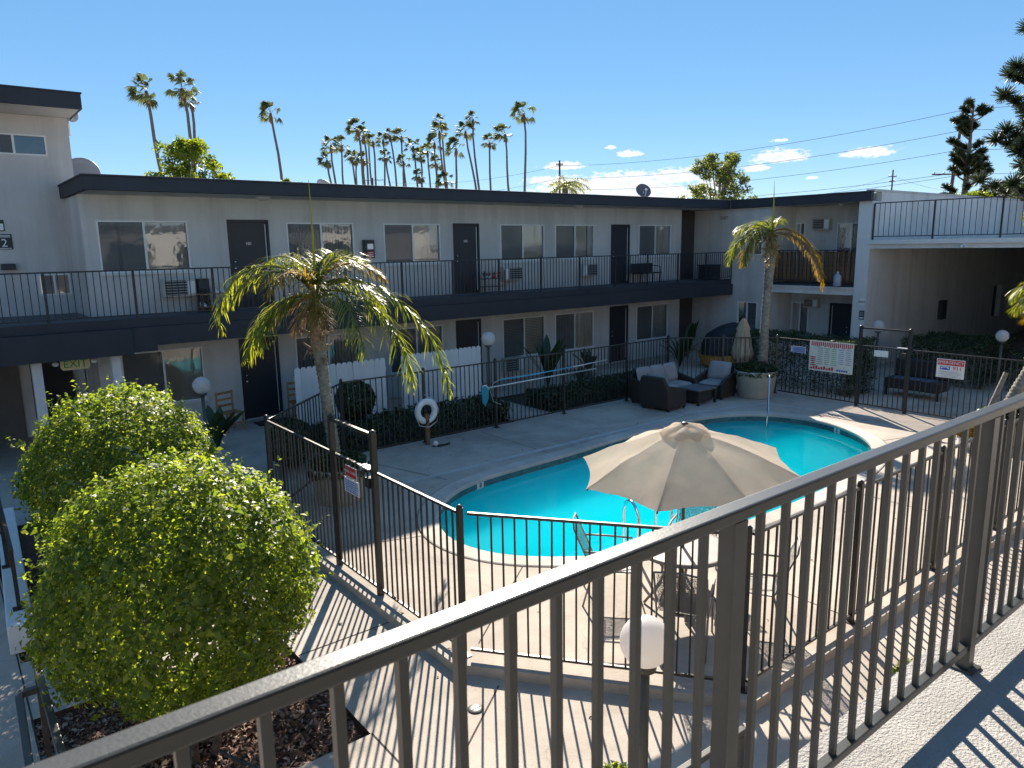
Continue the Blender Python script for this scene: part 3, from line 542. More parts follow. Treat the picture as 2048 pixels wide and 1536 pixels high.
for (a, b_, c, d), s_ in zip(upw_, st_u): window(PA, apt, a, b_, c, d, s_)
for (a, b_, c, d), s_ in zip(low_, st_l): window(PA, apt, a, b_, c, d, s_)
for d in dup: door(PA, apt, *d)
for d in dlo: door(PA, apt, *d)
# roof with deep fascia; meets the right-hand wing's fascia at the inner corner
mb = MB(); mb.prism([(2.62, 16.65), (23.45, 16.65), (23.45, 26.2), (2.62, 26.2)], 5.34, 5.60); mb.build('roof', 'trim', apt)
mb = MB(); mb.box(2.60, 16.63, 5.602, 23.45, 16.80, 5.64); mb.box(2.60, 16.80, 5.602, 2.76, 26.2, 5.64); mb.build('roof_edge', 'trim', apt, False, 0.008)
mb = MB(); mb.quad((2.70, 16.70, 5.332), (23.45, 16.70, 5.332), (23.45, 17.9, 5.332), (2.70, 17.9, 5.332)); mb.build('soffit', 'stucco', apt)
MB().box(2.8, 16.9, 5.603, 23.4, 26.1, 5.61).build('roof_surface', 'roofing', apt)
# upstairs walkway
mb = MB(); mb.box(-9, 16.62, 2.57, 23.6, 17.88, 2.76); mb.box(-9, 17.88, 2.57, 2.69, 19.7, 2.76); mb.build('walkway_slab', 'deck_coat', apt)
mb = MB(); mb.box(3.62, 16.52, 2.21, 23.62, 16.66, 2.60); mb.build('walkway_fascia', 'trim', apt); mb = MB(); mb.box(-9, 16.46, 2.07, 3.16, 16.66, 2.60); mb.box(3.16, 16.50, 2.10, 3.62, 16.66, 2.601); mb.build('walkway_beam', 'trim', apt)
mb = MB(); mb.box(23.5, 16.66, 2.22, 23.6, 17.88, 2.569); mb.build('walkway_end', 'trim', apt)
MB().box(-9, 16.60, 2.602, 23.6, 16.62, 2.79).build('edge_strip', 'trim', apt)
MB().box(3.65, 16.67, 2.50, 23.49, 17.89, 2.565).build('underside', 'stucco', apt)
for x in (1.39, 2.77):
    mb = MB(); mb.box(x, 16.72, 0, x + 0.17, 16.92, 2.566); mb.build('column', 'stucco_white', apt)
MB().box(22.245, 18.36, 0, 23.595, 18.42, 5.325).build('stair_door_panel', 'brown_panel', apt)
# ---- taller wing at the left end
lw = thing('left_wing', 'taller grey stucco wing at the left end with a high flat roof', 'building', (0, 22, 0)); PL = PF(19.7)
lops = [(1.20, 2.49, 6.25, 6.69), (1.99, 2.62, 3.19, 3.67), (1.60, 2.70, 0.0, 2.05)]
wall(PL, -9, 2.95, 0, 7.10, lops).build('wall', 'stucco', lw)
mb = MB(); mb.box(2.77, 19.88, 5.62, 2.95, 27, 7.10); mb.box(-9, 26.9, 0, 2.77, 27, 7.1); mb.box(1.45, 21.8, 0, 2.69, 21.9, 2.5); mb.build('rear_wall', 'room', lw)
MB().box(-8.9, 19.66, 0.003, 1.385, 19.697, 2.56).build('recess_shade_panel', 'shade_stucco', lw)  # added sheet over the wall, its dark colour stands for the deep shade
window(PL, lw, *lops[0], 'none', sill=False, mull=0.52); window(PL, lw, *lops[1], 'none', sill=False)
mb = MB(); mb.box(-9, 18.40, 7.11, 3.06, 27.2, 7.42); mb.build('roof', 'trim', lw); MB().box(-9, 18.38, 7.422, 3.08, 18.55, 7.45).build('roof_edge', 'trim', lw)
mb = MB(); mb.quad((-9, 18.45, 7.104), (3.0, 18.45, 7.104), (3.0, 19.7, 7.104), (-9, 19.7, 7.104)); mb.build('soffit', 'stucco', lw)

# ================================================================== right-hand wing with recessed balconies
XW = 23.6; PR = PW(XW); rw = thing('right_wing', 'grey two-storey wing with recessed balconies at the right end', 'building', (26, 14, 0))
rops = [(15.35, 16.05, 3.66, 4.81), (15.45, 16.30, 0.72, 1.97)]
wall(PR, 15.0, 21.0, 0, 5.33, rops).build('wall', 'stucco', rw)
for r_ in rops: window(PR, rw, *r_, 'vertical', sill=False)
mb = MB(); mb.box(23.6, 11.50, 0, 24.15, 11.93, 5.335); mb.build('corner_column', 'stucco_white', rw)
PB = PW(25.1); bops = [(14.2, 15.0, 2.70, 4.78), (12.55, 13.45, 2.70, 4.72), (14.80, 15.6, 0.72, 1.92), (12.7, 13.5, 0.02, 1.96)]
bops = [(14.62, 14.98, 3.6, 4.78), (12.45, 13.40, 2.70, 4.72), (14.30, 14.98, 0.72, 1.92), (12.7, 13.5, 0.02, 1.96)]
wall(PB, 11.93, 15.0, 0, 5.33, bops).build('recess_wall', 'stucco', rw)
window(PB, rw, *bops[0], 'vertical', sill=False); window(PB, rw, *bops[1], 'none', sill=False, mull=0.45); window(PB, rw, *bops[2], 'none', sill=False); door(PB, rw, *bops[3])
MB().box(23.78, 15.0, 0, 25.1, 15.15, 5.33).build('recess_side', 'stucco', rw); MB().box(24.15, 11.78, 0, 25.1, 11.93, 5.33).build('recess_side', 'stucco', rw)
mb = MB(); mb.box(23.62, 11.93, 2.36, 25.1, 15.0, 2.62); mb.build('balcony_slab', 'stucco_white', rw); MB().box(23.58, 11.93, 2.625, 25.1, 15.0, 2.70).build('balcony_floor', 'trim', rw)
mb = MB(); mb.box(23.56, 11.935, 2.56, 23.618, 14.995, 2.622); mb.build('balcony_lip', 'stucco_white', rw)
mb = MB(); mb.prism([(23.452, 11.69), (36, 11.69), (36, 26), (23.452, 26)], 5.345, 5.598); mb.build('roof', 'roofing', rw)
MB().box(27.6, 12.06, 0, 27.7, 20.9, 5.33).build('room_wall', 'room', rw); MB().box(23.8, 20.9, 0, 36, 21.0, 5.33).build('rear_wall', 'room', rw); MB().box(35.9, 12.06, 0, 36.0, 20.89, 5.33).build('end_wall', 'stucco', rw)
mb = MB(); mb.box(23.44, 11.50, 5.336, 23.62, 16.62, 5.601); mb.build('fascia', 'trim', rw); MB().box(23.42, 11.49, 5.602, 23.64, 16.62, 5.645).build('fascia_cap', 'trim', rw)
mb = MB(); mb.quad((23.45, 11.93, 5.331), (25.1, 11.93, 5.331), (25.1, 15.0, 5.331), (23.45, 15.0, 5.331)); mb.build('soffit', 'stucco', rw)
# side wall towards the covered driveway, and the terrace roof over it
PS = PF(11.5); sops = [(34.35, 35.2, 0.9, 2.2)]
wall(PS, 24.15, 39.5, 0, 5.62, sops).build('driveway_wall', 'stucco_white', rw); mb = MB(); mb.box(34.3, 11.7, 0.8, 35.3, 11.75, 2.3); mb.build('dark_window', 'room', rw)
mb = MB(); mb.box(23.63, 11.49, 5.622, 36.2, 11.75, 5.70); mb.build('parapet_cap', 'stucco', rw)
mb = MB(); mb.box(25.28, 12, 0, 36, 12.05, 5.3); mb.build('inner_wall', 'room', rw)
tr_ = thing('terrace_roof', 'white edged flat terrace roof over the shaded driveway', 'building', (29, 6, 0))
mb = MB(); mb.box(23.60, -3, 3.86, 40, 11.495, 4.06); mb.build('slab', 'stucco_white', tr_); mb = MB(); mb.box(23.50, -3, 4.0, 23.598, 11.495, 4.13); mb.build('edge_trim', 'white_paint', tr_)
MB().box(23.65, -3, 4.063, 40, 11.49, 4.10).build('terrace_surface', 'own_deck', tr_)
mb = MB(); mb.box(39.5, -3, 0, 39.7, 11.5, 3.86); mb.build('rear_wall', 'stucco', tr_); MB().box(23.8, 4.4, 0, 39.49, 4.6, 3.855).build('side_wall', 'stucco', tr_)  # side wall is added out of view to darken the driveway

# ================================================================== our own building behind the camera and its walkway
ow = thing('own_building', 'grey stucco building with the upper walkway at the bottom right', 'building', (10, -3, 0)); YO = -0.75
PO = lambda u, d, z: (u, YO - d, z)
oops = [(x, x + 1.7, 3.4, 4.5) for x in (1.5, 6.5, 11.5, 16.5)] + [(x, x + 0.95, 2.47, 4.5) for x in (4.3, 9.3, 14.3)] + [(x, x + 1.7, 0.7, 1.95) for x in (1.5, 6.5, 11.5, 16.5)]
wall(PO, 5.6, 23, 0, 5.05, [q_ for q_ in oops if q_[0] > 6]).build('wall', 'stucco', ow); wall(PO, -10, -2.4, 0, 5.05, []).build('wall', 'stucco', ow); MB().box(-2.4, YO - 2.88, 0, 5.6, YO - 2.8, 5.05).build('unseen_recess_wall', 'shade_stucco', ow); MB().box(-2.4, YO - 2.79, 2.26, 5.6, YO + 0.009, 2.455).build('unseen_recess_slab', 'own_deck', ow)  # dark roofed recess added behind the camera to cut bounce on the near rails
for x_ in (-2.4, 5.6): MB().box(x_ - 0.1, YO - 2.79, 2.456, x_ + 0.1, YO - 0.185, 5.05).build('unseen_recess_side_wall', 'shade_stucco', ow)  # unseen sides closing off the added dark recess
mb = MB(); mb.box(-10, YO - 3.0, 0, 23, YO - 2.9, 5.05); mb.build('room_wall', 'room', ow); MB().box(-10, YO - 3, 5.06, 23, YO + 0.12, 5.28).build('roof', 'trim', ow)
mb = MB(); mb.box(-10, YO + 0.01, 2.26, 23, 1.13, 2.46); mb.build('walkway_slab', 'own_deck', ow)
MB().box(-10, 1.0, 2.06, 23, 1.118, 2.26).build('walkway_fascia', 'stucco_white', ow)

# ================================================================== iron railings and fences
def box_mesh(w_, d_, h_, mat, name='bar'): return MB().box(-w_ / 2, -d_ / 2, 0, w_ / 2, d_ / 2, h_).mesh(name, mat)
def railing(name, label, cat, a, b_, z0, z1, spacing, posts, mat, bw=0.018, pw=0.045, rw_=(0.04, 0.03), bottom=0.08, group=None, post_z=None, caps=False, base_plate=False, brows=None):
    """top rail, bottom rail, posts and one object per baluster between two points"""
    a, b_ = V(*a), V(*b_); L = (b_ - a).length; d = (b_ - a) / L; ang = math.atan2(d.y, d.x); t = thing(name, label, cat, (*a, z0), group); P3_ = lambda s_, z: (a.x + d.x * s_, a.y + d.y * s_, z)
    ptop = (post_z or z1)
    ps = [p * L for p in posts]
    seg = sorted(set([0.0] + ps + [L]))
    mb = MB().bar(P3_(0, z1 - rw_[1] / 2), P3_(L, z1 - rw_[1] / 2), rw_[0], rw_[1]); mb.build('top_rail', mat, t, False, 0.004)
    zb = z0 + bottom; mb = MB().bar(P3_(0, zb), P3_(L, zb), rw_[0] * 0.8, 0.026); mb.build('bottom_rail', mat, t)
    zt = z1 - rw_[1] - 0.0005; bm = box_mesh(bw, bw, zt - zb - 0.0135, mat, 'baluster'); pm = box_mesh(pw, pw, (ptop - z0) if post_z else (zt - z0), mat, 'post')
    for s_ in ps:
        o = place(pm, 'post', t, P3_(s_, z0), (0, 0, ang))
        if caps: c = MB().lathe([(pw * 0.62, 0), (pw * 0.62, 0.01), (0.012, 0.03)], (0, 0, 0), 8).mesh('post_cap', mat, True); c_ = place(c, 'post_cap', t, P3_(s_, ptop + 0.001), (0, 0, ang))
        if base_plate: place(box_mesh(0.12, 0.12, 0.008, mat, 'base_plate'), 'base_plate', t, P3_(s_, z0 + 0.001), (0, 0, ang))
    for s0, s1 in zip(seg[:-1], seg[1:]):
        n_ = max(1, round((s1 - s0) / spacing))
        for k in range(1, n_): 
            o = place(bm, 'baluster', t, P3_(s0 + (s1 - s0) * k / n_, zb + 0.0132), (rad(random.gauss(0, .25)), rad(random.gauss(0, .25)), ang))
    return t
fr_far = railing('walkway_railing', 'long dark railing of thin upright bars along the far upper walkway', 'railing', (0.2, 16.61), (23.62, 16.61), 2.77, 3.78, 0.124, [k / 15 for k in range(16)], 'iron_far', bottom=0.09, bw=0.016)
railing('walkway_railing', 'dark railing bars at the left end of the far walkway, below the numbered sign', 'railing', (-4.0, 16.61), (0.16, 16.61), 2.77, 3.78, 0.124, [0, .33, .66, 1], 'iron_far', bottom=0.09, bw=0.016)
railing('terrace_railing', 'thin black railing along the edge of the terrace roof', 'railing', (23.62, 11.44), (23.62, -1.0), 4.13, 5.27, 0.155, [k / 7 for k in range(8)], 'iron_far', bottom=0.10, bw=0.014)
railing('balcony_railing', 'dark metal rail in front of the reed-screened balcony', 'railing', (23.63, 11.95), (23.63, 14.98), 2.705, 3.83, 0.15, [0, .5, 1], 'iron_far', bottom=0.10, bw=0.014)
# reed privacy screen behind that rail: strips one by one
t = thing('privacy_screen', 'brown wooden slat privacy screen along the upper balcony', 'screen', (23.68, 13.5, 2.71)); rm_ = box_mesh(0.016, 0.066, 1.0, 'reed', 'slat')
for k in range(43):
    y = 11.99 + k * 0.0695
    o = place(rm_, 'slat', t, (23.672 + random.uniform(-.006, .006), y, 2.76 + (0.0 if y > 13.3 else 0.0)), (rad(random.gauss(0, 1)), rad(random.gauss(0, .6)), 0), (1, 1, random.uniform(0.985, 1.035)))
# foreground railing, right in front of the camera
fg = thing('near_railing', 'grey painted steel railing in the foreground with square bars', 'railing', (1.4, 0.98, 2.46)); YR = 0.98
MB().box(-2.2, YR - 0.0245, 3.480, 9.5, YR + 0.0245, 3.513).build('top_rail', 'rail_paint', fg, False, 0.006)
MB().box(-2.2, YR - 0.018, 2.542, 9.5, YR + 0.018, 2.572).build('bottom_rail', 'rail_paint', fg, False, 0.004)
pm = MB().box(-0.025, -0.0235, 0, 0.025, 0.0235, 1.0195).mesh('post', 'rail_paint'); bmh = MB().box(-0.0088, -0.0088, 0, 0.0088, 0.0088, 0.907).mesh('baluster', 'rail_paint'); bmp = MB().box(-0.045, -0.045, 0, 0.045, 0.045, 0.008).mesh('base_plate', 'rail_paint')
px = [1.44 + 1.59 * k for k in range(-2, 6)]
for x in px:
    place(pm, 'post', fg, (x, YR, 2.46)); place(bmp, 'base_plate', fg, (x, YR, 2.4605))
    for k in range(1, 14): place(bmh, 'baluster', fg, (x + k * 1.59 / 14, YR, 2.5725))
# pool fence: one run per side, gates apart
def pf(label, a, b_, posts, **k): return railing('pool_fence', label, 'fence', a, b_, 0.10, 1.62, k.pop('sp', 0.118), posts, 'iron', group='runs of the iron pool fence', caps=True, post_z=1.66, pw=0.052, bw=0.017, rw_=(0.034, 0.028), base_plate=True, **k)
pf('slanting corner run of the black pool fence nearest the camera, left of the patio table', (3.80, 5.55), (5.38, 3.50), [1.0])
pf('black pool fence run between the near corner post and the left gate', (3.75, 5.61), (3.75, 7.27), [0])
pf('black pool fence run behind the shrubs, left of the palm planter', (3.75, 8.50), (3.75, 10.75), [1.0])
pf('slanting far left corner run of the pool fence behind the palm trunk', (3.80, 10.80), (5.97, 12.85), [1.0])
pf('long far run of the pool fence carrying the lifebuoy and skimmer poles', (6.0, 12.88), (15.57, 12.88), [0.19, 0.385, 0.60, 0.83, 1.0])
pf('slanting far right corner run of the pool fence behind the wicker seats', (15.63, 12.85), (17.62, 10.88), [0.5, 1.0])
pf('right-hand pool fence run carrying the big rules banner', (17.65, 10.82), (17.65, 8.72), [])
pf('right-hand pool fence run carrying the emergency sign', (17.65, 7.44), (17.65, 5.2), [1.0])
pf('pool fence run along the near side of the deck behind the foreground railing', (5.42, 3.48), (16.0, 3.48), [0.18, 0.37, 0.56, 0.75, 1.0])
def gate(label, x, y0, y1):
    t = thing('pool_gate', label, 'gate', (x, (y0 + y1) / 2, 0.1), 'gates of the pool fence'); pm_ = box_mesh(0.065, 0.065, 1.97, 'iron', 'gate_post')
    for y in (y0, y1):
        place(pm_, 'gate_post', t, (x, y, 0.10)); place(MB().lathe([(0.045, 0), (0.045, 0.012), (0.012, 0.035)], (0, 0, 0), 8).mesh('post_cap', 'iron', True), 'post_cap', t, (x, y, 2.071))
    MB().box(x - .025, y0 + .033, 2.02, x + .025, y1 - .033, 2.06).build('header', 'iron', t, False, .004)
    MB().box(x - .018, y0 + .05, 1.59, x + .018, y1 - .05, 1.62).build('top_rail', 'iron', t); MB().box(x - .015, y0 + .05, 0.16, x + .015, y1 - .05, 0.19).build('bottom_rail', 'iron', t)
    bm = box_mesh(.017, .017, 1.3995, 'iron', 'baluster')
    for k in range(10): place(bm, 'baluster', t, (x, y0 + .06 + (y1 - y0 - .12) * k / 9, 0.1902))
    MB().box(x - .05, y0 + .06, 1.40, x + .05, y0 + .16, 1.52).build('latch', 'iron', t, False, .005); MB().box(x - .06, y0 + .03, 1.625, x + .045, y0 + .27, 1.645).build('closer_arm', 'alu', t)
    return t
gate('tall framed gate in the left side of the pool fence with a red sign', 3.75, 7.33, 8.43)
gate('tall framed gate in the right side of the pool fence near the banner', 17.65, 7.50, 8.66)
# ================================================================== FITTINGS ON THE BUILDINGS
aircon(PA, 4.13, 4.82, 3.12, 3.52, 'beige wall air conditioner under the leftmost upper window')
aircon(PA, 13.72, 14.42, 3.09, 3.50, 'beige wall air conditioner upstairs beside the rack of red flowers', flip=True)
aircon(PA, 17.0, 17.68, 3.09, 3.51, 'beige wall air conditioner upstairs just left of the last door', flip=True)
aircon(PA, 13.70, 14.42, 0.25, 0.71, 'beige wall air conditioner low on the ground floor behind the pool fence')
aircon(PB, 13.60, 14.22, 4.50, 4.90, 'air conditioner high on the back wall of the upper balcony', flip=True)
aircon(PB, 13.85, 14.40, 1.76, 2.09, 'air conditioner high on the wall of the ground-floor recess', flip=True)
ceiling_light(6.38, 17.3, 5.331, 'round white light on the soffit above the leftmost upper door')
ceiling_light(16.4, 17.3, 5.331, 'round white light on the soffit near the middle of the long facade')
ceiling_light(24.3, 12.9, 5.330, 'round white light on the ceiling of the upper balcony')
# fire extinguisher cabinet
t = thing('extinguisher_cabinet', 'dark fire extinguisher cabinet with red label on the upper wall', 'fire cabinet', (9.29, 17.8, 3.87)); mb = MB(); pbox(mb, PA, 9.15, 9.43, -0.16, 0.0, 3.87, 4.34); mb.build('case', 'ac_dark', t, False, 0.01)
mb = MB(); pbox(mb, PA, 9.22, 9.39, -0.164, -0.1605, 4.10, 4.24); mb.build('window_pane', 'alu', t); mb = MB(); pbox(mb, PA, 9.21, 9.40, -0.165, -0.1605, 3.89, 4.04); mb.build('label_plate', 'red', t)
for k in range(3): mb = MB(); pbox(mb, PA, 9.23, 9.38, -0.168, -0.1655, 3.91 + k * 0.045, 3.925 + k * 0.045); mb.build('print_line', 'signwhite', t)
# hanging EXIT sign with two emergency lamps
t = thing('exit_sign', 'cream EXIT sign with green letters and two round lamps under the walkway', 'exit sign', (2.16, 16.95, 1.8)); mb = MB(); mb.prism([(1.94, 0), (2.38, 0), (2.42, 0.05), (2.42, 0.19), (2.38, 0.24), (1.94, 0.24), (1.90, 0.19), (1.90, 0.05)], 0, 0.06)
mb.v = [(x, 16.98 + z, 1.81 + y) for x, y, z in mb.v]; mb.build('case', 'cream', t); place(text_mesh('EXIT', 0.21, 'signgreen'), 'lettering', t, (2.16, 16.975, 1.925), ROT_Y); MB().box(2.10, 16.99, 2.051, 2.22, 17.03, 2.566).build('hanger', 'trim', t)
for x in (1.82, 2.50): MB().lathe([(0.01, -0.05), (0.05, -0.03), (0.062, 0.0), (0.05, 0.03), (0.01, 0.05)], (x, 17.0, 1.95), 12).build('lamp_head', 'signwhite', t, True)
mb = MB().box(1.85, 17.0, 1.943, 1.898, 17.02, 1.957); mb.build('arm', 'trim', t); MB().box(2.422, 17.0, 1.943, 2.47, 17.02, 1.957).build('arm', 'trim', t)
t = thing('exit_lettering', 'small brown EXIT letters on the upper wall beside the palm', 'exit sign', (23.59, 17.0, 4.92)); MB().box(23.588, 16.80, 4.92, 23.598, 17.18, 5.11).build('plate', 'stucco', t); place(text_mesh('EXIT', 0.17, 'brown_letter'), 'lettering', t, (23.582, 16.99, 5.015), ROT_X)
t = thing('exit_lettering', 'small white EXIT sign on the corner column by the driveway', 'exit sign', (23.59, 11.56, 2.06)); MB().box(23.588, 11.52, 2.06, 23.598, 11.70, 2.28).build('plate', 'signwhite', t); place(text_mesh('EXIT', 0.10, 'signdark'), 'lettering', t, (23.582, 11.61, 2.17), ROT_X)
t = thing('notice_plate', 'small dark notice plate below the EXIT sign on the corner column', 'sign', (23.59, 11.58, 1.6)); MB().box(23.587, 11.52, 1.60, 23.597, 11.68, 1.89).build('plate', 'signdark', t); MB().box(23.582, 11.54, 1.63, 23.586, 11.66, 1.68).build('print_line', 'signwhite', t)
for k in range(4): MB().box(23.582, 11.54, 1.73 + k * 0.035, 23.586, 11.66, 1.742 + k * 0.035).build('print_line', 'alu', t)
t = thing('stair_sign', 'dark green sign with a white number 2 on the left wing wall', 'sign', (1.45, 19.68, 4.23)); MB().box(1.20, 19.685, 4.23, 1.61, 19.697, 4.56).build('plate', 'signdark', t); place(text_mesh('2', 0.24, 'signwhite'), 'lettering', t, (1.46, 19.68, 4.36), ROT_Y)
for z, a in ((4.52, 1.25), (4.49, 1.22), (4.245, 1.30)): MB().box(a, 19.68, z, 1.58, 19.6845, z + 0.014).build('print_line', 'signwhite', t)
t = thing('notice_plate', 'small black and white notice above the number sign at the left edge', 'sign', (1.42, 19.68, 4.62)); MB().box(1.30, 19.685, 4.62, 1.50, 19.697, 4.86).build('plate', 'signdark', t); MB().box(1.32, 19.68, 4.64, 1.48, 19.6845, 4.78).build('panel', 'signwhite', t)
t = thing('wall_vent', 'dark rectangular box on the left wing wall below the number sign', 'vent', (1.45, 19.6, 3.79)); MB().box(1.33, 19.55, 3.80, 1.60, 19.697, 3.92).build('case', 'ac_dark', t, False, .01); MB().box(1.31, 19.53, 3.785, 1.62, 19.56, 3.799).build('lip', 'trim', t)
t = thing('flood_light', 'small white twin flood light on the edge of the terrace roof', 'light', (23.5, 8.73, 3.92)); MB().box(23.52, 8.67, 3.93, 23.598, 8.79, 3.99).build('base', 'signwhite', t)
for y in (8.68, 8.79): MB().tube([(23.53, y, 3.94), (23.46, y, 3.90), (23.44, y, 3.89)], [0.02, 0.045, 0.045], 10).build('lamp_head', 'signwhite', t, True)
t = thing('meter_box', 'dark meter box on the shaded driveway wall', 'meter box', (29.3, 11.4, 1.2)); MB().box(29.1, 11.36, 1.2, 29.55, 11.497, 1.9).build('case', 'ac_dark', t, False, .01); MB().box(29.17, 11.35, 1.35, 29.45, 11.359, 1.6).build('cover', 'trim', t)
def dish(loc, r_, aim, label, mast=0.6, mat='dish'):
    t = thing('satellite_dish', label, 'dish', loc, 'satellite dishes on the roofs'); a = Vector(aim).normalized(); q = a.to_track_quat('Z', 'Y').to_matrix(); c = V(*loc) + V(0, 0, mast)
    mb = MB().lathe([(0.02, -0.10 * r_ * 2), (r_ * 0.5, -0.07 * r_ * 2), (r_ * 0.85, -0.02 * r_), (r_, 0.0), (r_ * 0.98, 0.015), (r_ * 0.8, 0.02 - .02 * r_), (r_ * 0.4, -0.12 * r_), (0.02, -0.16 * r_)], (0, 0, 0), 28); mb.v = [tuple(c + q @ Vector(v)) for v in mb.v]; mb.build('reflector', mat, t, True)
    MB().tube([V(*loc), V(*loc) + V(0, 0, mast * 0.8), c - a * 0.12 * r_], 0.025, 8).build('mast', 'alu', t, True)
    tip = c + a * r_ * 0.9 - q @ V(0, r_ * 0.45, 0); MB().tube([c - q @ V(0, r_ * 0.9, 0), tip], 0.012, 6).build('feed_arm', 'alu', t); MB().tube([tip, tip + (c - tip).normalized() * 0.1], 0.035, 8).build('feed_horn', 'signwhite', t)
dish((20.9, 18.6, 5.61), 0.29, (-0.35, -0.75, 0.5), 'round satellite dish standing on the roof near the inner corner', 0.42, 'dish_brown')
dish((3.35, 21.2, 5.61), 0.42, (-0.2, -1, 0.25), 'pale satellite dish peeping over the roof beside the left wing', 0.42)
dish((11.35, 24.5, 5.61), 0.55, (0.8, 0.1, 0.55), 'tilted satellite dish seen edge-on beside the palm trunks', 0.42)
dish((2.99, 19.9, 6.75), 0.34, (0.75, -0.9, 0.35), 'satellite dish bracketed off the corner of the left wing roof', 0.62)

# ================================================================== WHITE PICKET SCREENS
def picket(label, x0, x1, y, h):
    t = thing('picket_fence', label, 'fence', ((x0 + x1) / 2, y, 0), 'white picket screens'); bw = 0.143; n_ = int((x1 - x0) / 0.145)
    pts = [(-bw / 2, 0), (bw / 2, 0), (bw / 2, h - 0.05), (bw / 2 - 0.035, h), (-bw / 2 + 0.035, h), (-bw / 2, h - 0.05)]; mb = MB().prism(pts, -0.009, 0.009); mb.v = [(a, c, b_) for a, b_, c in mb.v]; me = mb.mesh('picket', 'white_paint')
    for k in range(n_): place(me, 'picket', t, (x0 + bw / 2 + k * 0.145, y + random.uniform(-.002, .002), 0.02), (0, rad(random.gauss(0, .2)), 0))
    for z in (0.4, 1.15): MB().box(x0, y + 0.012, z, x1, y + 0.05, z + 0.08).build('rail', 'white_paint', t)
picket('white picket screen behind the big palm trunk by the ground-floor door', 6.31, 8.66, 16.0, 1.45)
picket('white picket screen left of the globe lamp behind the pool fence', 9.08, 11.56, 16.0, 1.47)

# ================================================================== LAMPS
def globe_lamp(x, y, zc, label, r_=0.165):
    t = thing('globe_lamp', label, 'lamp', (x, y, 0), 'white globe lamps'); MB().lathe([(0.032, 0), (0.032, zc - r_ - 0.03)], (x, y, 0), 14).build('post', 'lamp_post', t, True); MB().lathe([(0.075, zc - r_ - 0.03), (0.08, zc - r_ + 0.01), (0.05, zc - r_ + 0.02)], (x, y, 0), 16).build('collar', 'lamp_post', t, True)
    MB().lathe([(0.09, 0), (0.09, 0.015), (0.045, 0.03)], (x, y, 0), 16).build('base', 'lamp_post', t, True)
    MB().lathe([(max(0.004, r_ * math.sin(a)), -r_ * math.cos(a)) for a in [math.pi * k / 18 for k in range(19)]], (x, y, zc), 28).build('globe', 'globe', t, True); return t
globe_lamp(3.42, 2.96, 1.55, 'large white globe lamp close below, behind the foreground railing', 0.17)
globe_lamp(3.92, 14.65, 1.58, 'white globe lamp beside the wooden chair and the shrubs')
globe_lamp(10.3, 13.95, 1.97, 'white globe lamp standing behind the far pool fence right of the picket screen')
globe_lamp(22.13, 10.35, 1.60, 'white globe lamp behind the right-hand pool gate', 0.17)
globe_lamp(21.94, 7.03, 1.60, 'white globe lamp in the shade of the driveway near the right palm', 0.155)

# ================================================================== POOL FURNITURE
# open market umbrella
UC = V(6.25, 4.89, 0); t = thing('patio_umbrella', 'open beige market umbrella over the patio table', 'umbrella', (UC.x, UC.y, 0.1)); NR = 8; R_ = 1.19; ZR, ZT = 1.72, 2.18; th0 = 2.02; tilt = Matrix.Rotation(rad(4), 3, V(cr.x, cr.y, 0).normalized()) @ Matrix.Rotation(rad(-3.5), 3, V(hd.x, hd.y, 0))
def tl(p): return V(UC.x, UC.y, ZR) + tilt @ (Vector(p) - V(0, 0, ZR))
rib = [V(R_ * math.cos(th0 + k * math.pi / 4), R_ * math.sin(th0 + k * math.pi / 4), ZR) for k in range(NR)]
def gore(k):
    mb = MB(); a, b_ = rib[k], rib[(k + 1) % NR]; A, B = 10, 8; vs = []; apex = V(0, 0, ZT)
    for i in range(A + 1):
        u = 0.13 + 0.87 * i / A
        for j in range(B + 1):
            v = j / B; p = apex.lerp(a, u).lerp(apex.lerp(b_, u), v); sag = 4 * v * (1 - v); p = p + V(0, 0, 0.035 * math.sin(math.pi * u) - 0.022 * sag * u)
            if i == A: p = p + (apex - p) * 0.055 * sag
            p.z += 0.018 * mnoise.noise(V(p.x * 4, p.y * 4, 0.5)) + 0.007 * mnoise.noise(V(p.x * 13, p.y * 13, 0.5)); vs.append(tl(p))
    return mb.add(vs, [(i * (B + 1) + j, i * (B + 1) + j + 1, (i + 1) * (B + 1) + j + 1, (i + 1) * (B + 1) + j) for i in range(A) for j in range(B)])
for k in range(NR): o = gore(k).build('canopy_panel', 'canvas', t, True)
mb = MB(); vs = []; S = 48
for i in range(5):
    u = i / 4
    for j in range(S): a = th0 + 2 * math.pi * j / S; rr = 0.03 + 0.25 * u * (0.93 + 0.07 * math.cos(8 * (a - th0))); vs.append(tl((rr * math.cos(a), rr * math.sin(a), ZT + 0.035 - 0.07 * u ** 1.3 - 0.02 * (u > 0.9) * (1 + math.cos(8 * (a - th0))) + 0.01 * math.sin(5 * a + 3 * u))))
mb.add(vs, [(i * S + j, i * S + (j + 1) % S, (i + 1) * S + (j + 1) % S, (i + 1) * S + j) for i in range(4) for j in range(S)]); mb.build('vent_cap', 'canvas', t, True)
for k in range(NR): MB().bar(tl((0, 0, ZT - 0.03)), tl(rib[k] - V(0, 0, 0.015)), 0.012, 0.02).build('rib', 'lamp_post', t)
MB().tube([(UC.x, UC.y, 0.32), tl((0, 0, ZT + 0.03))], 0.019, 12).build('pole', 'lamp_post', t, True); MB().lathe([(0.035, 0), (0.04, 0.012), (0.02, 0.025)], tl((0, 0, ZT + 0.035)), 12).build('finial', 'lamp_post', t, True)
MB().lathe([(0.25, 0.101), (0.25, 0.13), (0.06, 0.17), (0.035, 0.34)], (UC.x, UC.y, 0), 24).build('base', 'lamp_post', t, True)
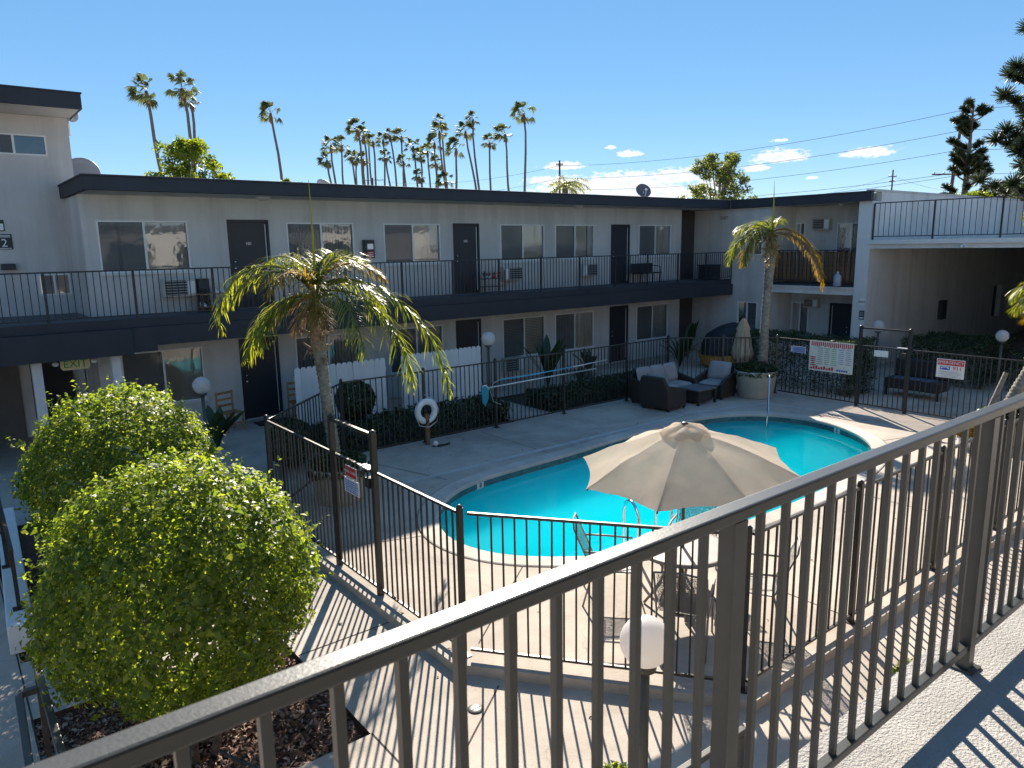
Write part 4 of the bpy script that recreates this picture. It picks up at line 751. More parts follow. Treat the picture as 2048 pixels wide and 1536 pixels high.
# round perforated table
t = thing('patio_table', 'round grey metal patio table with a punched top', 'table', (UC.x, UC.y, 0.1)); TR = 0.52; ZTb = 0.80
cells = []; s_ = 0.034; mb = MB(); nC = int(TR * 2 / s_)
for i in range(-nC, nC):
    for j in range(-nC, nC):
        x0, y0 = i * s_, j * s_; cxx, cyy = x0 + s_ / 2, y0 + s_ / 2; r2 = math.hypot(cxx, cyy)
        if r2 > TR - 0.02: continue
        if (i + j) % 2 == 0 and 0.06 < r2 < TR - 0.06: continue
        mb.quad((UC.x + x0, UC.y + y0, ZTb), (UC.x + x0 + s_, UC.y + y0, ZTb), (UC.x + x0 + s_, UC.y + y0 + s_, ZTb), (UC.x + x0, UC.y + y0 + s_, ZTb))
mb.build('table_top', 'table_metal', t)
MB().lathe([(TR - 0.045, 0.004), (TR, 0.004), (TR + 0.006, -0.012), (TR, -0.03), (TR - 0.01, -0.03), (TR - 0.012, -0.001), (TR - 0.045, -0.001)], (UC.x, UC.y, ZTb), 48).build('rim', 'table_metal', t, True)
bpy.data.objects[t.children[-1].name].data.polygons  # rim closes the edge
for k in range(4):
    a = rad(45 + 90 * k); d = V(math.cos(a), math.sin(a), 0); MB().tube([UC + d * 0.38 + V(0, 0, ZTb - 0.02), UC + d * 0.22 + V(0, 0, 0.55), UC + d * 0.24 + V(0, 0, 0.35), UC + d * 0.42 + V(0, 0, 0.11)], 0.016, 8).build('leg', 'table_metal', t, True)
def sling_chair():
    t = thing('patio_chair', 'x', 'chair', (0, 0, 0), 'mesh chairs round the patio table')
    mb = MB(); A, B = 8, 6; vs = []
    for i in range(A + 1):
        u = i / A; y = -0.02 - 0.20 * u; z = 0.42 + 0.48 * u
        for j in range(B + 1): x = -0.23 + 0.46 * j / B; vs.append((x, -0.23 + y + 0.03 * math.cos((j / B - .5) * 3), z))
    mb.add(vs, [(i * (B + 1) + j, i * (B + 1) + j + 1, (i + 1) * (B + 1) + j + 1, (i + 1) * (B + 1) + j) for i in range(A) for j in range(B)]); mb.build('backrest', 'mesh_metal', t, True)
    mb = MB(); vs = [(-0.23 + 0.46 * j / 6, -0.24 + 0.48 * i / 6, 0.42 - 0.02 * math.sin(math.pi * i / 6)) for i in range(7) for j in range(7)]; mb.add(vs, [(i * 7 + j, i * 7 + j + 1, (i + 1) * 7 + j + 1, (i + 1) * 7 + j) for i in range(6) for j in range(6)]); mb.build('seat', 'mesh_metal', t, True)
    for sx in (-0.25, 0.25):
        MB().tube([(sx, -0.46, 0.92), (sx, -0.25, 0.42), (sx, 0.22, 0.43), (sx, 0.27, 0.0)], 0.011, 8).build('frame', 'table_metal', t, True); MB().tube([(sx, -0.25, 0.42), (sx, -0.36, 0.0)], 0.011, 8).build('leg', 'table_metal', t, True); MB().tube([(sx, -0.36, 0.66), (sx * 1.06, -0.1, 0.65), (sx * 1.06, 0.2, 0.63), (sx, 0.235, 0.44)], 0.012, 8).build('armrest', 'table_metal', t, True)
    MB().tube([(-0.25, -0.46, 0.92), (0, -0.475, 0.95), (0.25, -0.46, 0.92)], 0.011, 8).build('top_bar', 'table_metal', t, True); return t
m, n, l, b = new_mat('mesh_metal'); b.inputs['Base Color'].default_value = (0.13, 0.13, 0.13, 1); b.inputs['Roughness'].default_value = 0.5; tcn = n.new('ShaderNodeTexCoord'); ck = n.new('ShaderNodeTexVoronoi'); ck.feature = 'DISTANCE_TO_EDGE'; ck.inputs['Scale'].default_value = 95; l.new(tcn.outputs['Object'], ck.inputs['Vector'])
gt = n.new('ShaderNodeMath'); gt.operation = 'GREATER_THAN'; gt.inputs[1].default_value = 0.16; l.new(ck.outputs['Distance'], gt.inputs[0]); trn = n.new('ShaderNodeBsdfTransparent'); mx = n.new('ShaderNodeMixShader'); l.new(gt.outputs[0], mx.inputs[0]); l.new(b.outputs[0], mx.inputs[1]); l.new(trn.outputs[0], mx.inputs[2]); l.new(mx.outputs[0], n['Material Output'].inputs['Surface'])
ch = sling_chair(); chs = [((5.80, 5.50), 'metal mesh patio chair at the pool side of the table, seen against the water'), ((5.66, 4.38), 'metal mesh patio chair on the near side of the table behind the globe lamp'), ((6.55, 4.22), 'metal mesh patio chair at the right near side of the table'), ((6.88, 5.27), 'metal mesh patio chair at the far side of the table under the umbrella')]
for i, ((x, y), lb) in enumerate(chs):
    a = math.atan2(UC.y - y, UC.x - x) - math.pi / 2 + rad([8, -10, 6, -5][i]); o = ch if i == 0 else copy_tree(ch, (x, y, 0.1), a, lb)
    if i > 0: continue
ch.location = (5.80, 5.50, 0.1); ch.rotation_euler = (0, 0, math.atan2(UC.y - 5.50, UC.x - 5.80) - math.pi / 2 + rad(8)); ch['label'] = chs[0][1]
# closed umbrella standing behind the wicker chair
CX, CY = 17.15, 11.62; t = thing('closed_umbrella', 'closed beige umbrella standing behind the wicker armchair', 'umbrella', (CX, CY, 0.1)); MB().tube([(CX, CY, 0.15), (CX, CY, 2.12)], 0.02, 10).build('pole', 'lamp_post', t, True); MB().lathe([(0.24, 0.101), (0.24, 0.14), (0.05, 0.18)], (CX, CY, 0), 20).build('base', 'lamp_post', t, True)
mb = MB(); S = 40; vs = []; prof = [(0.05, 2.05), (0.10, 1.95), (0.13, 1.8), (0.17, 1.6), (0.21, 1.35), (0.25, 1.15), (0.16, 1.0), (0.12, 0.93)]
for r_, z in prof:
    for j in range(S): a = 2 * math.pi * j / S; k = 1 + 0.22 * math.cos(8 * a + z * 1.5); vs.append((CX + r_ * k * math.cos(a), CY + r_ * k * math.sin(a), z + (0.05 * math.cos(8 * a) if z < 1.2 else 0)))
mb.add(vs, [(i * S + j, i * S + (j + 1) % S, (i + 1) * S + (j + 1) % S, (i + 1) * S + j) for i in range(len(prof) - 1) for j in range(S)]); mb.build('canopy', 'canvas', t, True)
mb = MB(); vs = []
for r_, z in ((0.035, 2.10), (0.09, 2.02), (0.155, 1.86), (0.17, 1.80)):
    for j in range(S): a = 2 * math.pi * j / S; k = 1 + 0.1 * math.cos(8 * a + 1); vs.append((CX + r_ * k * math.cos(a), CY + r_ * k * math.sin(a), z + (0.03 * math.cos(8 * a) if z < 1.82 else 0)))
mb.add(vs, [(i * S + j, i * S + (j + 1) % S, (i + 1) * S + (j + 1) % S, (i + 1) * S + j) for i in range(3) for j in range(S)]); mb.build('vent_cap', 'canvas', t, True)
# wicker seats
def cushion(mb, c, sx, sy, sz, rx=0, rz=0):
    q = Matrix.Rotation(rz, 3, 'Z') @ Matrix.Rotation(rx, 3, 'X'); n_ = 8; vs = []; fs = []
    for s_ in (1, -1):
        o0 = len(vs)
        for i in range(n_ + 1):
            for j in range(n_ + 1):
                u, v = i / n_ * 2 - 1, j / n_ * 2 - 1; k = (max(0, 1 - abs(u) ** 5) * max(0, 1 - abs(v) ** 5)) ** 0.5; vs.append(tuple(V(*c) + q @ V(u * sx / 2 * (1 - 0.03 * v * v), v * sy / 2 * (1 - .03 * u * u), s_ * sz / 2 * k)))
        fs += [(o0 + i * (n_ + 1) + j, o0 + i * (n_ + 1) + j + 1, o0 + (i + 1) * (n_ + 1) + j + 1, o0 + (i + 1) * (n_ + 1) + j) for i in range(n_) for j in range(n_)]
    return mb.add(vs, fs)
def wicker_seat(w_, label, loc, rz, nc=1):
    """local: faces -Y, back at +Y"""
    t = thing('wicker_seat', label, 'seat', (0, 0, 0), 'dark wicker lounge seats'); D = 0.82; h = w_ / 2
    MB().box(-h + .09, -D / 2 + .02, 0.06, h - .09, D / 2 - .1, 0.30).build('seat_base', 'wicker', t, False, .01)
    mb = MB(); mb.prism([(-h, 0), (h, 0), (h, 0.55), (h * 0.75, 0.80), (-h * 0.75, 0.80), (-h, 0.55)], 0, 0.1); q = Matrix.Rotation(rad(90 - 10), 3, 'X'); mb.v = [tuple(V(0, D / 2 - .03, 0.06) + q @ Vector(v)) for v in mb.v]; mb.build('backrest', 'wicker', t, False, .02)
    for s_ in (-1, 1):
        mb = MB(); mb.prism([(-D / 2, 0.05), (D / 2 - .05, 0.05), (D / 2, 0.66), (0.05, 0.58), (-D / 2 + .08, 0.50), (-D / 2, 0.42)], 0, 0.09); mb.v = [((s_ * (h - 0.045) - 0.045 + z), x, y) for x, y, z in mb.v]; mb.build('arm', 'wicker', t, False, .015)
        for y in (-D / 2 + .04, D / 2 - .09): MB().box(s_ * (h - .045) - .025, y - .025, 0, s_ * (h - .045) + .025, y + .025, 0.049).build('foot', 'wicker', t)
    cw = (w_ - 0.2) / nc
    for k in range(nc):
        x = -h + 0.1 + cw * (k + 0.5); o = cushion(MB(), (x, -0.05, 0.365), cw - .01, 0.66, 0.15).build('seat_cushion', 'cushion', t, True); o = cushion(MB(), (x, 0.24, 0.66), cw - .01, 0.5, 0.17, rad(72)).build('back_cushion', 'cushion', t, True)
    t.location = loc; t.rotation_euler = (0, 0, rz); return t
wicker_seat(1.75, 'dark wicker loveseat with grey cushions against the far pool fence', (14.75, 12.30, 0.1), rad(0), 3)
wicker_seat(0.82, 'dark wicker armchair with its back to the camera beside the coffee table', (14.0, 11.70, 0.1), rad(97), 1)
wicker_seat(0.85, 'dark wicker armchair with a tall grey back cushion beside the big planter', (16.15, 11.75, 0.1), rad(-80), 1)
t = thing('coffee_table', 'square dark wicker coffee table between the lounge seats', 'table', (15.15, 11.55, 0.1)); MB().box(14.78, 11.22, 0.46, 15.52, 11.9, 0.50).build('table_top', 'sling', t, False, .01); MB().box(14.86, 11.30, 0.16, 15.44, 11.82, 0.459).build('apron', 'wicker', t)
for x, y in ((14.81, 11.25), (15.49, 11.25), (14.81, 11.87), (15.49, 11.87)): MB().box(x - .03, y - .03, 0.101, x + .03, y + .03, 0.459).build('leg', 'wicker', t)

# pool grab rail, ladder, lifebuoy, skimmer and pole
def arcpts(c, e1, e2, r_, a0, a1, n_): return [V(*c) + e1 * r_ * math.cos(a0 + (a1 - a0) * k / n_) + e2 * r_ * math.sin(a0 + (a1 - a0) * k / n_) for k in range(n_ + 1)]
t = thing('pool_handrail', 'bent chrome handrail at the pool steps', 'handrail', (15.55, 9.75, 0.1)); dv = V(-0.85, -0.53, 0).normalized(); b0 = V(15.72, 9.86, 0.1); pts = [b0, b0 + V(0, 0, 0.72)] + arcpts(b0 + V(0, 0, 0.72) + dv * 0.14, -dv, V(0, 0, 1), 0.14, 0, math.pi * 0.75, 8)
e = pts[-1]; pts += [e + dv * 0.9 - V(0, 0, 0.62), e + dv * 1.05 - V(0, 0, 0.78), e + dv * 1.08 - V(0, 0, 1.25)]; MB().tube(pts, 0.021, 12).build('rail', 'chrome', t, True); MB().lathe([(0.06, 0.101), (0.06, 0.112), (0.03, 0.125)], (b0.x, b0.y, 0), 16).build('escutcheon', 'chrome', t, True)
t = thing('pool_ladder', 'chrome pool ladder on the near edge beyond the patio table', 'ladder', (7.75, 6.0, 0.1)); 
for s_ in (0, 0.5):
    b0 = V(6.78 + s_, 6.02 - s_ * 0.25, 0.1); dv = V(0.4, 1, 0).normalized(); MB().tube([b0, b0 + V(0, 0, 0.5)] + arcpts(b0 + V(0, 0, 0.5) + dv * 0.22, -dv, V(0, 0, 1), 0.22, 0, math.pi, 10) + [b0 + dv * 0.44 + V(0, 0, 0.2), b0 + dv * 0.44 + V(0, 0, -1.0)], 0.02, 10).build('stile', 'chrome', t, True)
for z in (-0.3, -0.6, -0.85): MB().tube([V(6.78, 6.02, z) + dv * 0.44, V(7.28, 5.895, z) + dv * 0.44], 0.02, 8).build('rung', 'chrome', t, True)
LB = V(7.76, 12.72, 0.80); t = thing('lifebuoy', 'white lifebuoy with rope hanging on the far pool fence', 'lifebuoy', (LB.x, 12.75, 0.55)); mb = MB(); vs = []; nn_ = 32; mm_ = 12
for i in range(nn_):
    a = 2 * math.pi * i / nn_
    for j in range(mm_): b_ = 2 * math.pi * j / mm_; rr = 0.205 + 0.068 * math.cos(b_); vs.append((LB.x + rr * math.cos(a), LB.y + 0.055 * math.sin(b_), LB.z + rr * math.sin(a)))
mb.add(vs, [(i * mm_ + j, ((i + 1) % nn_) * mm_ + j, ((i + 1) % nn_) * mm_ + (j + 1) % mm_, i * mm_ + (j + 1) % mm_) for i in range(nn_) for j in range(mm_)]); mb.build('ring', 'signwhite', t, True)
MB().tube([LB + V(-.2, -.03, .2), LB + V(-.28, -.04, -.05), LB + V(-.2, -.05, -.27), LB + V(.02, -.06, -.33), LB + V(.22, -.05, -.24), LB + V(.28, -.04, 0), LB + V(.2, -.03, .2), LB + V(0.02, 0.1, .34)], 0.009, 6).build('rope', 'alu', t, True)
MB().tube([LB + V(.06, -.03, -.12), LB + V(.0, -.07, -.2), LB + V(-.08, -.07, -.27), LB + V(-.02, -.05, -.33)], 0.010, 6).build('cord', 'rubber', t, True)
t = thing('lifebuoy_stand', 'short post with a coiled hose at its foot below the lifebuoy', 'post', (7.74, 12.6, 0.1)); MB().box(7.71, 12.66, 0.101, 7.79, 12.72, 0.75).build('post', 'bark_red', t); MB().lathe([(0.05, 0.101), (0.06, 0.15), (0.03, 0.2)], (7.82, 12.5, 0), 12).build('valve_cap', 'signwhite', t, True)
MB().tube([(7.85 + 0.2 * math.sin(k * 0.6) + k * 0.008, 12.42 + 0.07 * math.cos(k * 0.9), 0.112) for k in range(20)], 0.008, 6).build('hose', 'rubber', t, True)
t = thing('skimmer_net', 'blue skimmer net on a long pole hung on the far fence', 'pool net', (9.3, 12.75, 0.9)); MB().tube([(9.36, 12.76, 1.07), (11.0, 12.75, 1.10), (12.70, 12.74, 1.12)], 0.016, 8).build('pole', 'alu', t, True)
mb = MB().prism([(0, 0.42), (0.1, 0.42), (0.19, 0.30), (0.18, 0.12), (0.09, -0.05), (0.02, 0.05), (-0.01, 0.3)], 0, 0.05); mb.v = [(9.18 + x, 12.70 + z, 0.72 + y) for x, y, z in mb.v]; mb.build('net_bag', 'blue_net', t, False, .015); MB().tube([(9.18, 12.69, 1.14), (9.28, 12.69, 1.15), (9.37, 12.70, 1.05), (9.36, 12.76, 1.07)], 0.014, 8).build('hoop', 'signwhite', t, True)
t = thing('pool_brush_pole', 'second long pool pole with pale blue grip above the skimmer pole', 'pool pole', (11.3, 12.75, 1.2)); MB().tube([(9.72, 12.74, 1.22), (10.6, 12.74, 1.215), (11.9, 12.74, 1.25)], 0.015, 8).build('grip', 'blue_pole', t, True); MB().tube([(11.9, 12.74, 1.25), (13.07, 12.73, 1.30)], 0.013, 8).build('pole', 'alu', t, True); MB().tube([(9.72, 12.74, 1.22), (9.5, 12.73, 1.16), (9.42, 12.72, 0.98), (9.5, 12.72, 0.75), (9.7, 12.72, 0.66)], 0.007, 6).build('hook', 'alu', t, True)

# ================================================================== SIGNS ON THE FENCE
def fsign(name, label, x, y0, y1, z0, z1, mat, cat='sign'):
    """flat panel on a fence facing -X"""
    t = thing(name, label, cat, (x, (y0 + y1) / 2, z0)); MB().box(x - 0.004, y0, z0, x, y1, z1).build('panel', mat, t, False, .002); return t
xs = 17.625
t = fsign('emergency_sign', 'white sign with red EMERGENCY band and 911 on the right fence', xs, 6.30, 6.88, 1.07, 1.49, 'signwhite'); MB().box(xs - .0075, 6.315, 1.355, xs - .0045, 6.865, 1.475).build('header_band', 'red', t); place(text_mesh('EMERGENCY', 0.094, 'signwhite', depth=.002), 'lettering', t, (xs - .010, 6.59, 1.415), ROT_X); place(text_mesh('911', 0.125, 'red', depth=.002), 'lettering', t, (xs - .0075, 6.445, 1.29), ROT_X)
mb = MB(); 
for i in range(16):
    a = math.pi * i / 15; 
mb.prism([(6.60, 1.25), (6.80, 1.25), (6.80, 1.33), (6.60, 1.33)], 0, 0.003); mb.v = [(xs - .0078 + z, x, y) for x, y, z in mb.v]; mb.build('phone_box', 'signblue', t)
mb = MB(); mb.prism([(6.615, 1.275), (6.64, 1.275), (6.65, 1.30), (6.75, 1.30), (6.76, 1.275), (6.785, 1.275), (6.78, 1.305), (6.75, 1.322), (6.65, 1.322), (6.62, 1.305)], 0, 0.002); mb.v = [(xs - .0108 + z, x, y) for x, y, z in mb.v]; mb.build('phone_symbol', 'signwhite', t)
for k, wd in enumerate((0.44, 0.40, 0.46, 0.34, 0.48)): MB().box(xs - .0065, 6.59 - wd / 2, 1.205 - k * 0.028, xs - .0045, 6.59 + wd / 2, 1.211 - k * 0.028).build('print_line', 'table_metal', t)
t = fsign('rules_banner', 'large banner with red heading and columns of small print on the right fence', xs, 8.79, 9.95, 0.86, 1.63, 'banner', 'banner'); random.seed(3)
mb = MB()
for k in range(22):
    y = 9.90 - k * 0.05; hgt = random.uniform(.09, .13); pbox(mb, PW(xs), y - .030, y - .002, -.008, -.005, 1.60 - hgt, 1.605)
tag(mb.build('heading_print', 'red', t), kind='stuff')
for c, (mat_, n0) in enumerate((('red', 5), ('table_metal', 9), ('table_metal', 9), ('signgreen', 9), ('signblue', 8), ('signblue', 8))):
    mb = MB(); yc = 9.84 - c * 0.185
    for k in range(n0): wd = random.uniform(.05, .075); z = 1.44 - k * 0.05 - (0.25 if c == 0 else 0); pbox(mb, PW(xs), yc - wd, yc + wd, -.0075, -.005, z, z + (0.012 if c else 0.028))
    tag(mb.build('column_print', mat_, t), kind='stuff')
mb = MB()
for k in range(9): y = 9.9 - k * 0.07; pbox(mb, PW(xs), y - .05, y, -.008, -.005, 0.90, 0.95 + 0.02 * (k % 3))
tag(mb.build('footer_print', 'red', t), kind='stuff'); mb = MB()
for k in range(5): y = 9.2 - k * 0.06; pbox(mb, PW(xs), y - .045, y, -.008, -.005, 0.90, 0.945)
tag(mb.build('footer_print', 'signblue', t), kind='stuff')
t = fsign('notice_board', 'small blue and white notice on the fence left of the banner', xs, 10.05, 10.47, 1.27, 1.43, 'signwhite')
for k in range(5): MB().box(xs - .0075, 10.07, 1.285 + k * .028, xs - .0045, 10.45 - (k % 2) * .05, 1.303 + k * .028).build('print_line', 'signblue', t)
t = fsign('blank_notice', 'plain white notice tied to the right-hand gate', xs - .03, 7.95, 8.28, 1.39, 1.54, 'signwhite'); MB().box(xs - .038, 8.10, 1.391, xs - .0345, 8.106, 1.539).build('crease', 'alu', t)
t = thing('gate_sign', 'red and white sign over a printed sheet on the left gate', 'sign', (3.72, 7.9, 1.2)); MB().box(3.728, 7.75, 1.40, 3.732, 8.05, 1.545).build('panel', 'signwhite', t); MB().box(3.7245, 7.762, 1.412, 3.7275, 8.038, 1.533).build('red_field', 'red', t); place(text_mesh('POOL CLOSED', 0.047, 'signwhite', depth=.001), 'lettering', t, (3.7215, 7.90, 1.475), ROT_X)
MB().box(3.728, 7.71, 1.20, 3.732, 8.09, 1.385).build('sheet', 'signwhite', t); mb = MB(); random.seed(5)
for i in range(6):
    for j in range(9): y = 8.06 - j * .037; pbox(mb, PW(3.728), y - random.uniform(.018, .03), y, -.0035, -.0008, 1.215 + i * .026, 1.229 + i * .026)
tag(mb.build('sheet_print', 'signblue', t), kind='stuff'); random.seed(21)
# ================================================================== VEGETATION
def add_np(name, vv, ff, mat, parent=None, kind=None):
    o = bpy.data.objects.new(name, np_mesh(name, vv, ff, mat)); COL.objects.link(o); attach(o, parent)
    if kind: o['kind'] = kind
    return o
def unit(n_): d = RNG.normal(0, 1, (n_, 3)); return d / np.linalg.norm(d, axis=1, keepdims=True)
def bumpy(d, f, seed): return np.array([mnoise.noise(V(*(p * f)) + V(seed, seed * 2, 0)) for p in d])
def round_shrub(label, c, R_, n_, ll, trunks, seed, sz=1.0):
    t = thing('round_shrub', label, 'shrub', (c[0], c[1], -0.05), 'clipped round shrubs in the mulch beds')
    d = unit(n_); rr = R_ * (1 + 0.10 * bumpy(d, 1.7, seed) + 0.09 * bumpy(d, 4.0, seed + 3) + 0.075 * bumpy(d, 8, seed + 5)); dep_ = np.abs(RNG.normal(0, 0.085, n_)) + RNG.exponential(0.05, n_); rr = rr * (1 - np.clip(dep_, 0, 0.5)) + RNG.exponential(0.012, n_)
    thin = bumpy(d, 3.0, seed + 9); keep = ~((d[:, 2] < -0.35) & (thin > 0.12) & (RNG.random(n_) < 0.75)); cen = d * rr[:, None] * np.array([1, 1, sz]) + np.array(c); hole = bumpy(d, 5.5, seed + 13); keep &= ~((hole > 0.30) & (dep_ < 0.16) & (RNG.random(n_) < 0.8)); cen, dk = cen[keep], d[keep]
    vv, ff = leaves(cen, dk + np.array([0, 0, 0.35]), ll, ll * 0.62, 0.55); add_np('foliage', vv, ff, 'bush_leaf', t)
    # loose sprigs on top
    sd = unit(150); sd = sd[sd[:, 2] > -0.35]; pts = []
    for s_ in sd:
        L = min(0.19, RNG.exponential(0.07) + 0.03)
        for k in range(7): pts.append(np.array(c) + s_ * (R_ * 1.0 + L * k / 6) * np.array([1, 1, sz]) + RNG.normal(0, .012, 3) + np.array([0, 0, L * .4 * k / 6]))
    vv, ff = leaves(np.array(pts), np.tile([0, 0, 1.], (len(pts), 1)), ll * .9, ll * .5, 0.8); add_np('sprigs', vv, ff, 'bush_leaf', t, 'stuff')
    for k in range(trunks):
        a = 2 * math.pi * k / trunks + seed; b0 = V(c[0] + .12 * math.cos(a), c[1] + .12 * math.sin(a), -0.06); e = V(*c) + V(math.cos(a) * R_ * .4, math.sin(a) * R_ * .4, R_ * .1)
        MB().tube([b0, b0.lerp(e, .4) + V(.04, -.03, .05), b0.lerp(e, .75), e], [.035, .028, .02, .01], 8).build('trunk', 'bark', t, True)
        for q in range(4):
            u = V(*unit(1)[0]) * R_ * .75; p = b0.lerp(e, .7); MB().tube([p, p.lerp(V(*c) + u, .5) + V(0, 0, .05), V(*c) + u], [.014, .009, .004], 5).build('branch', 'bark', t, True)
    return t
round_shrub('big rounded yellow-green shrub in front, nearest the foreground railing', (1.32, 6.03, 1.47), 1.05, 52000, 0.041, 4, 1.0)
round_shrub('rounded yellow-green shrub behind the bigger one, under the EXIT sign', (1.60, 9.85, 1.42), 1.09, 42000, 0.045, 3, 5.0)

# ---- feather palms in planters
def frond(name, parent, base, az, el0, length, droop, ll, mat, n_=62, pw=.7, lw=0.0088):
    d = rt * math.cos(az) + hd * math.sin(az); S = 24; p = V(*base); pts = [p.copy()]; el = el0; ds = length / S; dirs = []
    for i in range(S):
        u = i / S; e = max(rad(-86), el0 - droop * u ** pw) if pw < .84 else el0 - droop * u ** pw; dv = d * math.cos(e) + V(0, 0, math.sin(e)); dirs.append(dv); p = p + dv * ds; pts.append(p.copy())
    dirs.append(dirs[-1]); mb = MB().tube(pts, [0.022 * (1 - .85 * i / S) + .003 for i in range(S + 1)], 5); rv, rf = mb.v, mb.f
    vs = []; fs = []
    for k in range(n_):
        s_ = 0.10 + 0.90 * (k + random.random() * .6) / n_; i = min(S - 1, int(s_ * S)); f = s_ * S - i; p = pts[i].lerp(pts[i + 1], f); dv = dirs[i]; sd0 = dv.cross(V(0, 0, 1)).normalized(); un = sd0.cross(dv)
        pr_ = (math.sin(math.pi * min(1, 0.12 + s_ * 0.88)) ** 0.55) * 0.9 + 0.12
        for sg in (-1, 1):
            L = ll * pr_ * random.uniform(.75, 1.12); ph = rad(random.uniform(28, 74)); lift = random.uniform(-.6, .9); q = (dv * math.cos(ph) + sd0 * sg * math.sin(ph) + un * lift * .6).normalized(); w_ = lw; a = p.copy(); prev = None
            for j in range(4):
                wj = w_ * (0.8, 1.0, 0.75, 0.08)[j]; side = q.cross(V(0, 0, 1)); side = side.normalized() if side.length > .05 else sd0; o0 = len(vs); vs += [a - side * wj, a + side * wj]
                if j: fs.append((o0 - 2, o0 - 1, o0 + 1, o0))
                q = (q + V(0, 0, -1) * (0.14 + .46 * j / 3 * random.uniform(.5, 1.4))).normalized(); a = a + q * L / 3
    o0 = len(rv); m_ = MB(); m_.v = list(rv) + [tuple(v) for v in vs]; m_.f = list(rf) + [tuple(i + o0 for i in f) for f in fs]
    return m_.build(name, mat, parent)
def trunk_rings(path, rad_, n_seg=84):
    pts = []; rs = []; path = [V(*p) for p in path]
    for i in range(n_seg + 1):
        u = i / n_seg * (len(path) - 1); k = min(int(u), len(path) - 2); f = u - k; pts.append(path[k].lerp(path[k + 1], f)); r0 = rad_[k] + (rad_[k + 1] - rad_[k]) * f; rs.append(r0 * (1.06 if i % 3 == 0 else (0.93 if i % 3 == 1 else 0.99)) + random.uniform(-.004, .004))
    return MB().tube(pts, rs, 14)
def feather_palm(label, path, rad_, fronds, husk_z, spear=None, boots=True):
    t = thing('feather_palm', label, 'palm tree', path[0], 'feather palms in planters'); trunk_rings(path, rad_).build('trunk', 'bark', t, True); top = V(*path[-1])
    hp = [top + V(0, 0, z) for z in husk_z]; MB().tube(hp, [rad_[-1] * k for k in (1.02, 1.08, .9, .6)][:len(hp)], 12).build('husk', 'husk', t, True); crown = hp[-1]
    if boots:
        for k in range(16): a = random.random() * 6.28; d = V(math.cos(a), math.sin(a), 0); b0 = top + V(0, 0, random.uniform(-.3, .45)) + d * rad_[-1] * .9; MB().tube([b0, b0 + d * .07 + V(0, 0, .06), b0 + d * .14 + V(0, 0, random.uniform(-.1, .15))], [.03, .022, .006], 5).build('leaf_stub', 'husk', t, True)
    for fr_ in fronds: az, el, L, dr, ll, mat = fr_[:6]; frond('frond', t, crown + V(0, 0, random.uniform(-.12, .08)), rad(az), rad(el), L, rad(dr), ll, mat, pw=fr_[6] if len(fr_) > 6 else .7)
    if spear: MB().tube([crown, crown + V(.02, 0, spear * .5), crown + V(.02, .02, spear)], [.03, .016, .004], 6).build('spear_leaf', 'palm_leaf', t, True)
    return t
g_, y_, d_, y2_ = 'palm_leaf', 'palm_gold', 'palm_dead', 'palm_leaf'
feather_palm('large feather palm with drooping fronds in the planter beside the left gate', [(4.85, 10.78, 0.62), (4.80, 10.80, 1.3), (4.74, 10.82, 2.05), (4.70, 10.84, 2.68)], [.105, .094, .088, .115],
    [(-3, 64, 3.2, 150, .52, g_, .45), (-15, 52, 2.5, 140, .55, g_, .48), (-44, 70, 1.8, 155, .52, g_, .55), (178, 68, 2.4, 172, .5, y2_, .9), (186, 74, 1.7, 150, .48, y2_, .9), (197, 34, 1.6, 115, .55, g_, .5), (80, 80, 1.3, 100, .48, y2_, 1), (125, 82, 1.4, 110, .48, y2_, 1), (45, 82, 1.3, 110, .48, y2_, 1), (150, 84, 1.4, 120, .48, y2_, 1), (10, 84, 1.4, 140, .48, y_, .9), (235, 84, 1.2, 150, .48, y_, .9), (-75, 76, 1.3, 160, .5, y_, .7), (215, 60, 1.4, 150, .5, g_, .55), (24, 70, 1.5, 150, .5, g_, .7), (200, 0, .9, 60, .4, d_, 1), (240, -20, .7, 50, .3, d_, 1), (-60, -25, .6, 40, .3, d_, 1)], (-.1, .12, .4, .68), 1.8)
feather_palm('golden feather palm in the round planter beside the wicker chair', [(17.2, 11.02, 0.78), (17.18, 11.0, 1.7), (17.2, 10.98, 2.8), (17.24, 10.95, 3.85)], [.135, .118, .11, .14],
    [(178, 66, 1.6, 155, .48, g_, .6), (192, 74, 1.6, 165, .5, y2_, .65), (165, 80, 1.2, 140, .42, y2_, .9), (215, 70, 1.7, 160, .5, g_, .5), (250, 64, 1.4, 150, .5, y_, .5), (-3, 60, 2.1, 150, .48, y_, .45), (-14, 50, 2.2, 140, .48, y_, .45), (-28, 45, 1.9, 130, .42, d_, .45), (100, 75, 1.2, 120, .45, g_, .9), (200, 52, 1.4, 140, .48, y_, .5), (60, 80, 1.1, 120, .42, y2_, 1)], (-.1, .08, .25, .4), 1.4)
feather_palm('feather palm cut by the right edge with a leaning stake', [(16.45, 5.10, 0.6), (16.70, 4.95, 1.2), (17.02, 4.74, 1.9), (17.35, 4.52, 2.5)], [.15, .14, .14, .17],
    [(185, 70, 1.2, 160, .45, y_, .6), (172, 76, 1.3, 160, .45, g_, .7), (198, 62, 1.1, 150, .45, y_, .5), (220, 66, 1.2, 155, .45, y_, .5), (150, 76, 1.2, 150, .45, g_, .7), (90, 65, 1.4, 140, .5, g_, .7), (20, 55, 1.6, 150, .5, g_, .5), (-30, 55, 1.6, 150, .5, g_, .5), (262, 66, 1.2, 155, .45, y_, .5), (300, 60, 1.4, 150, .5, g_, .5), (178, 55, .9, 140, .4, y_, .5)], (-.1, .1, .35, .5), None)
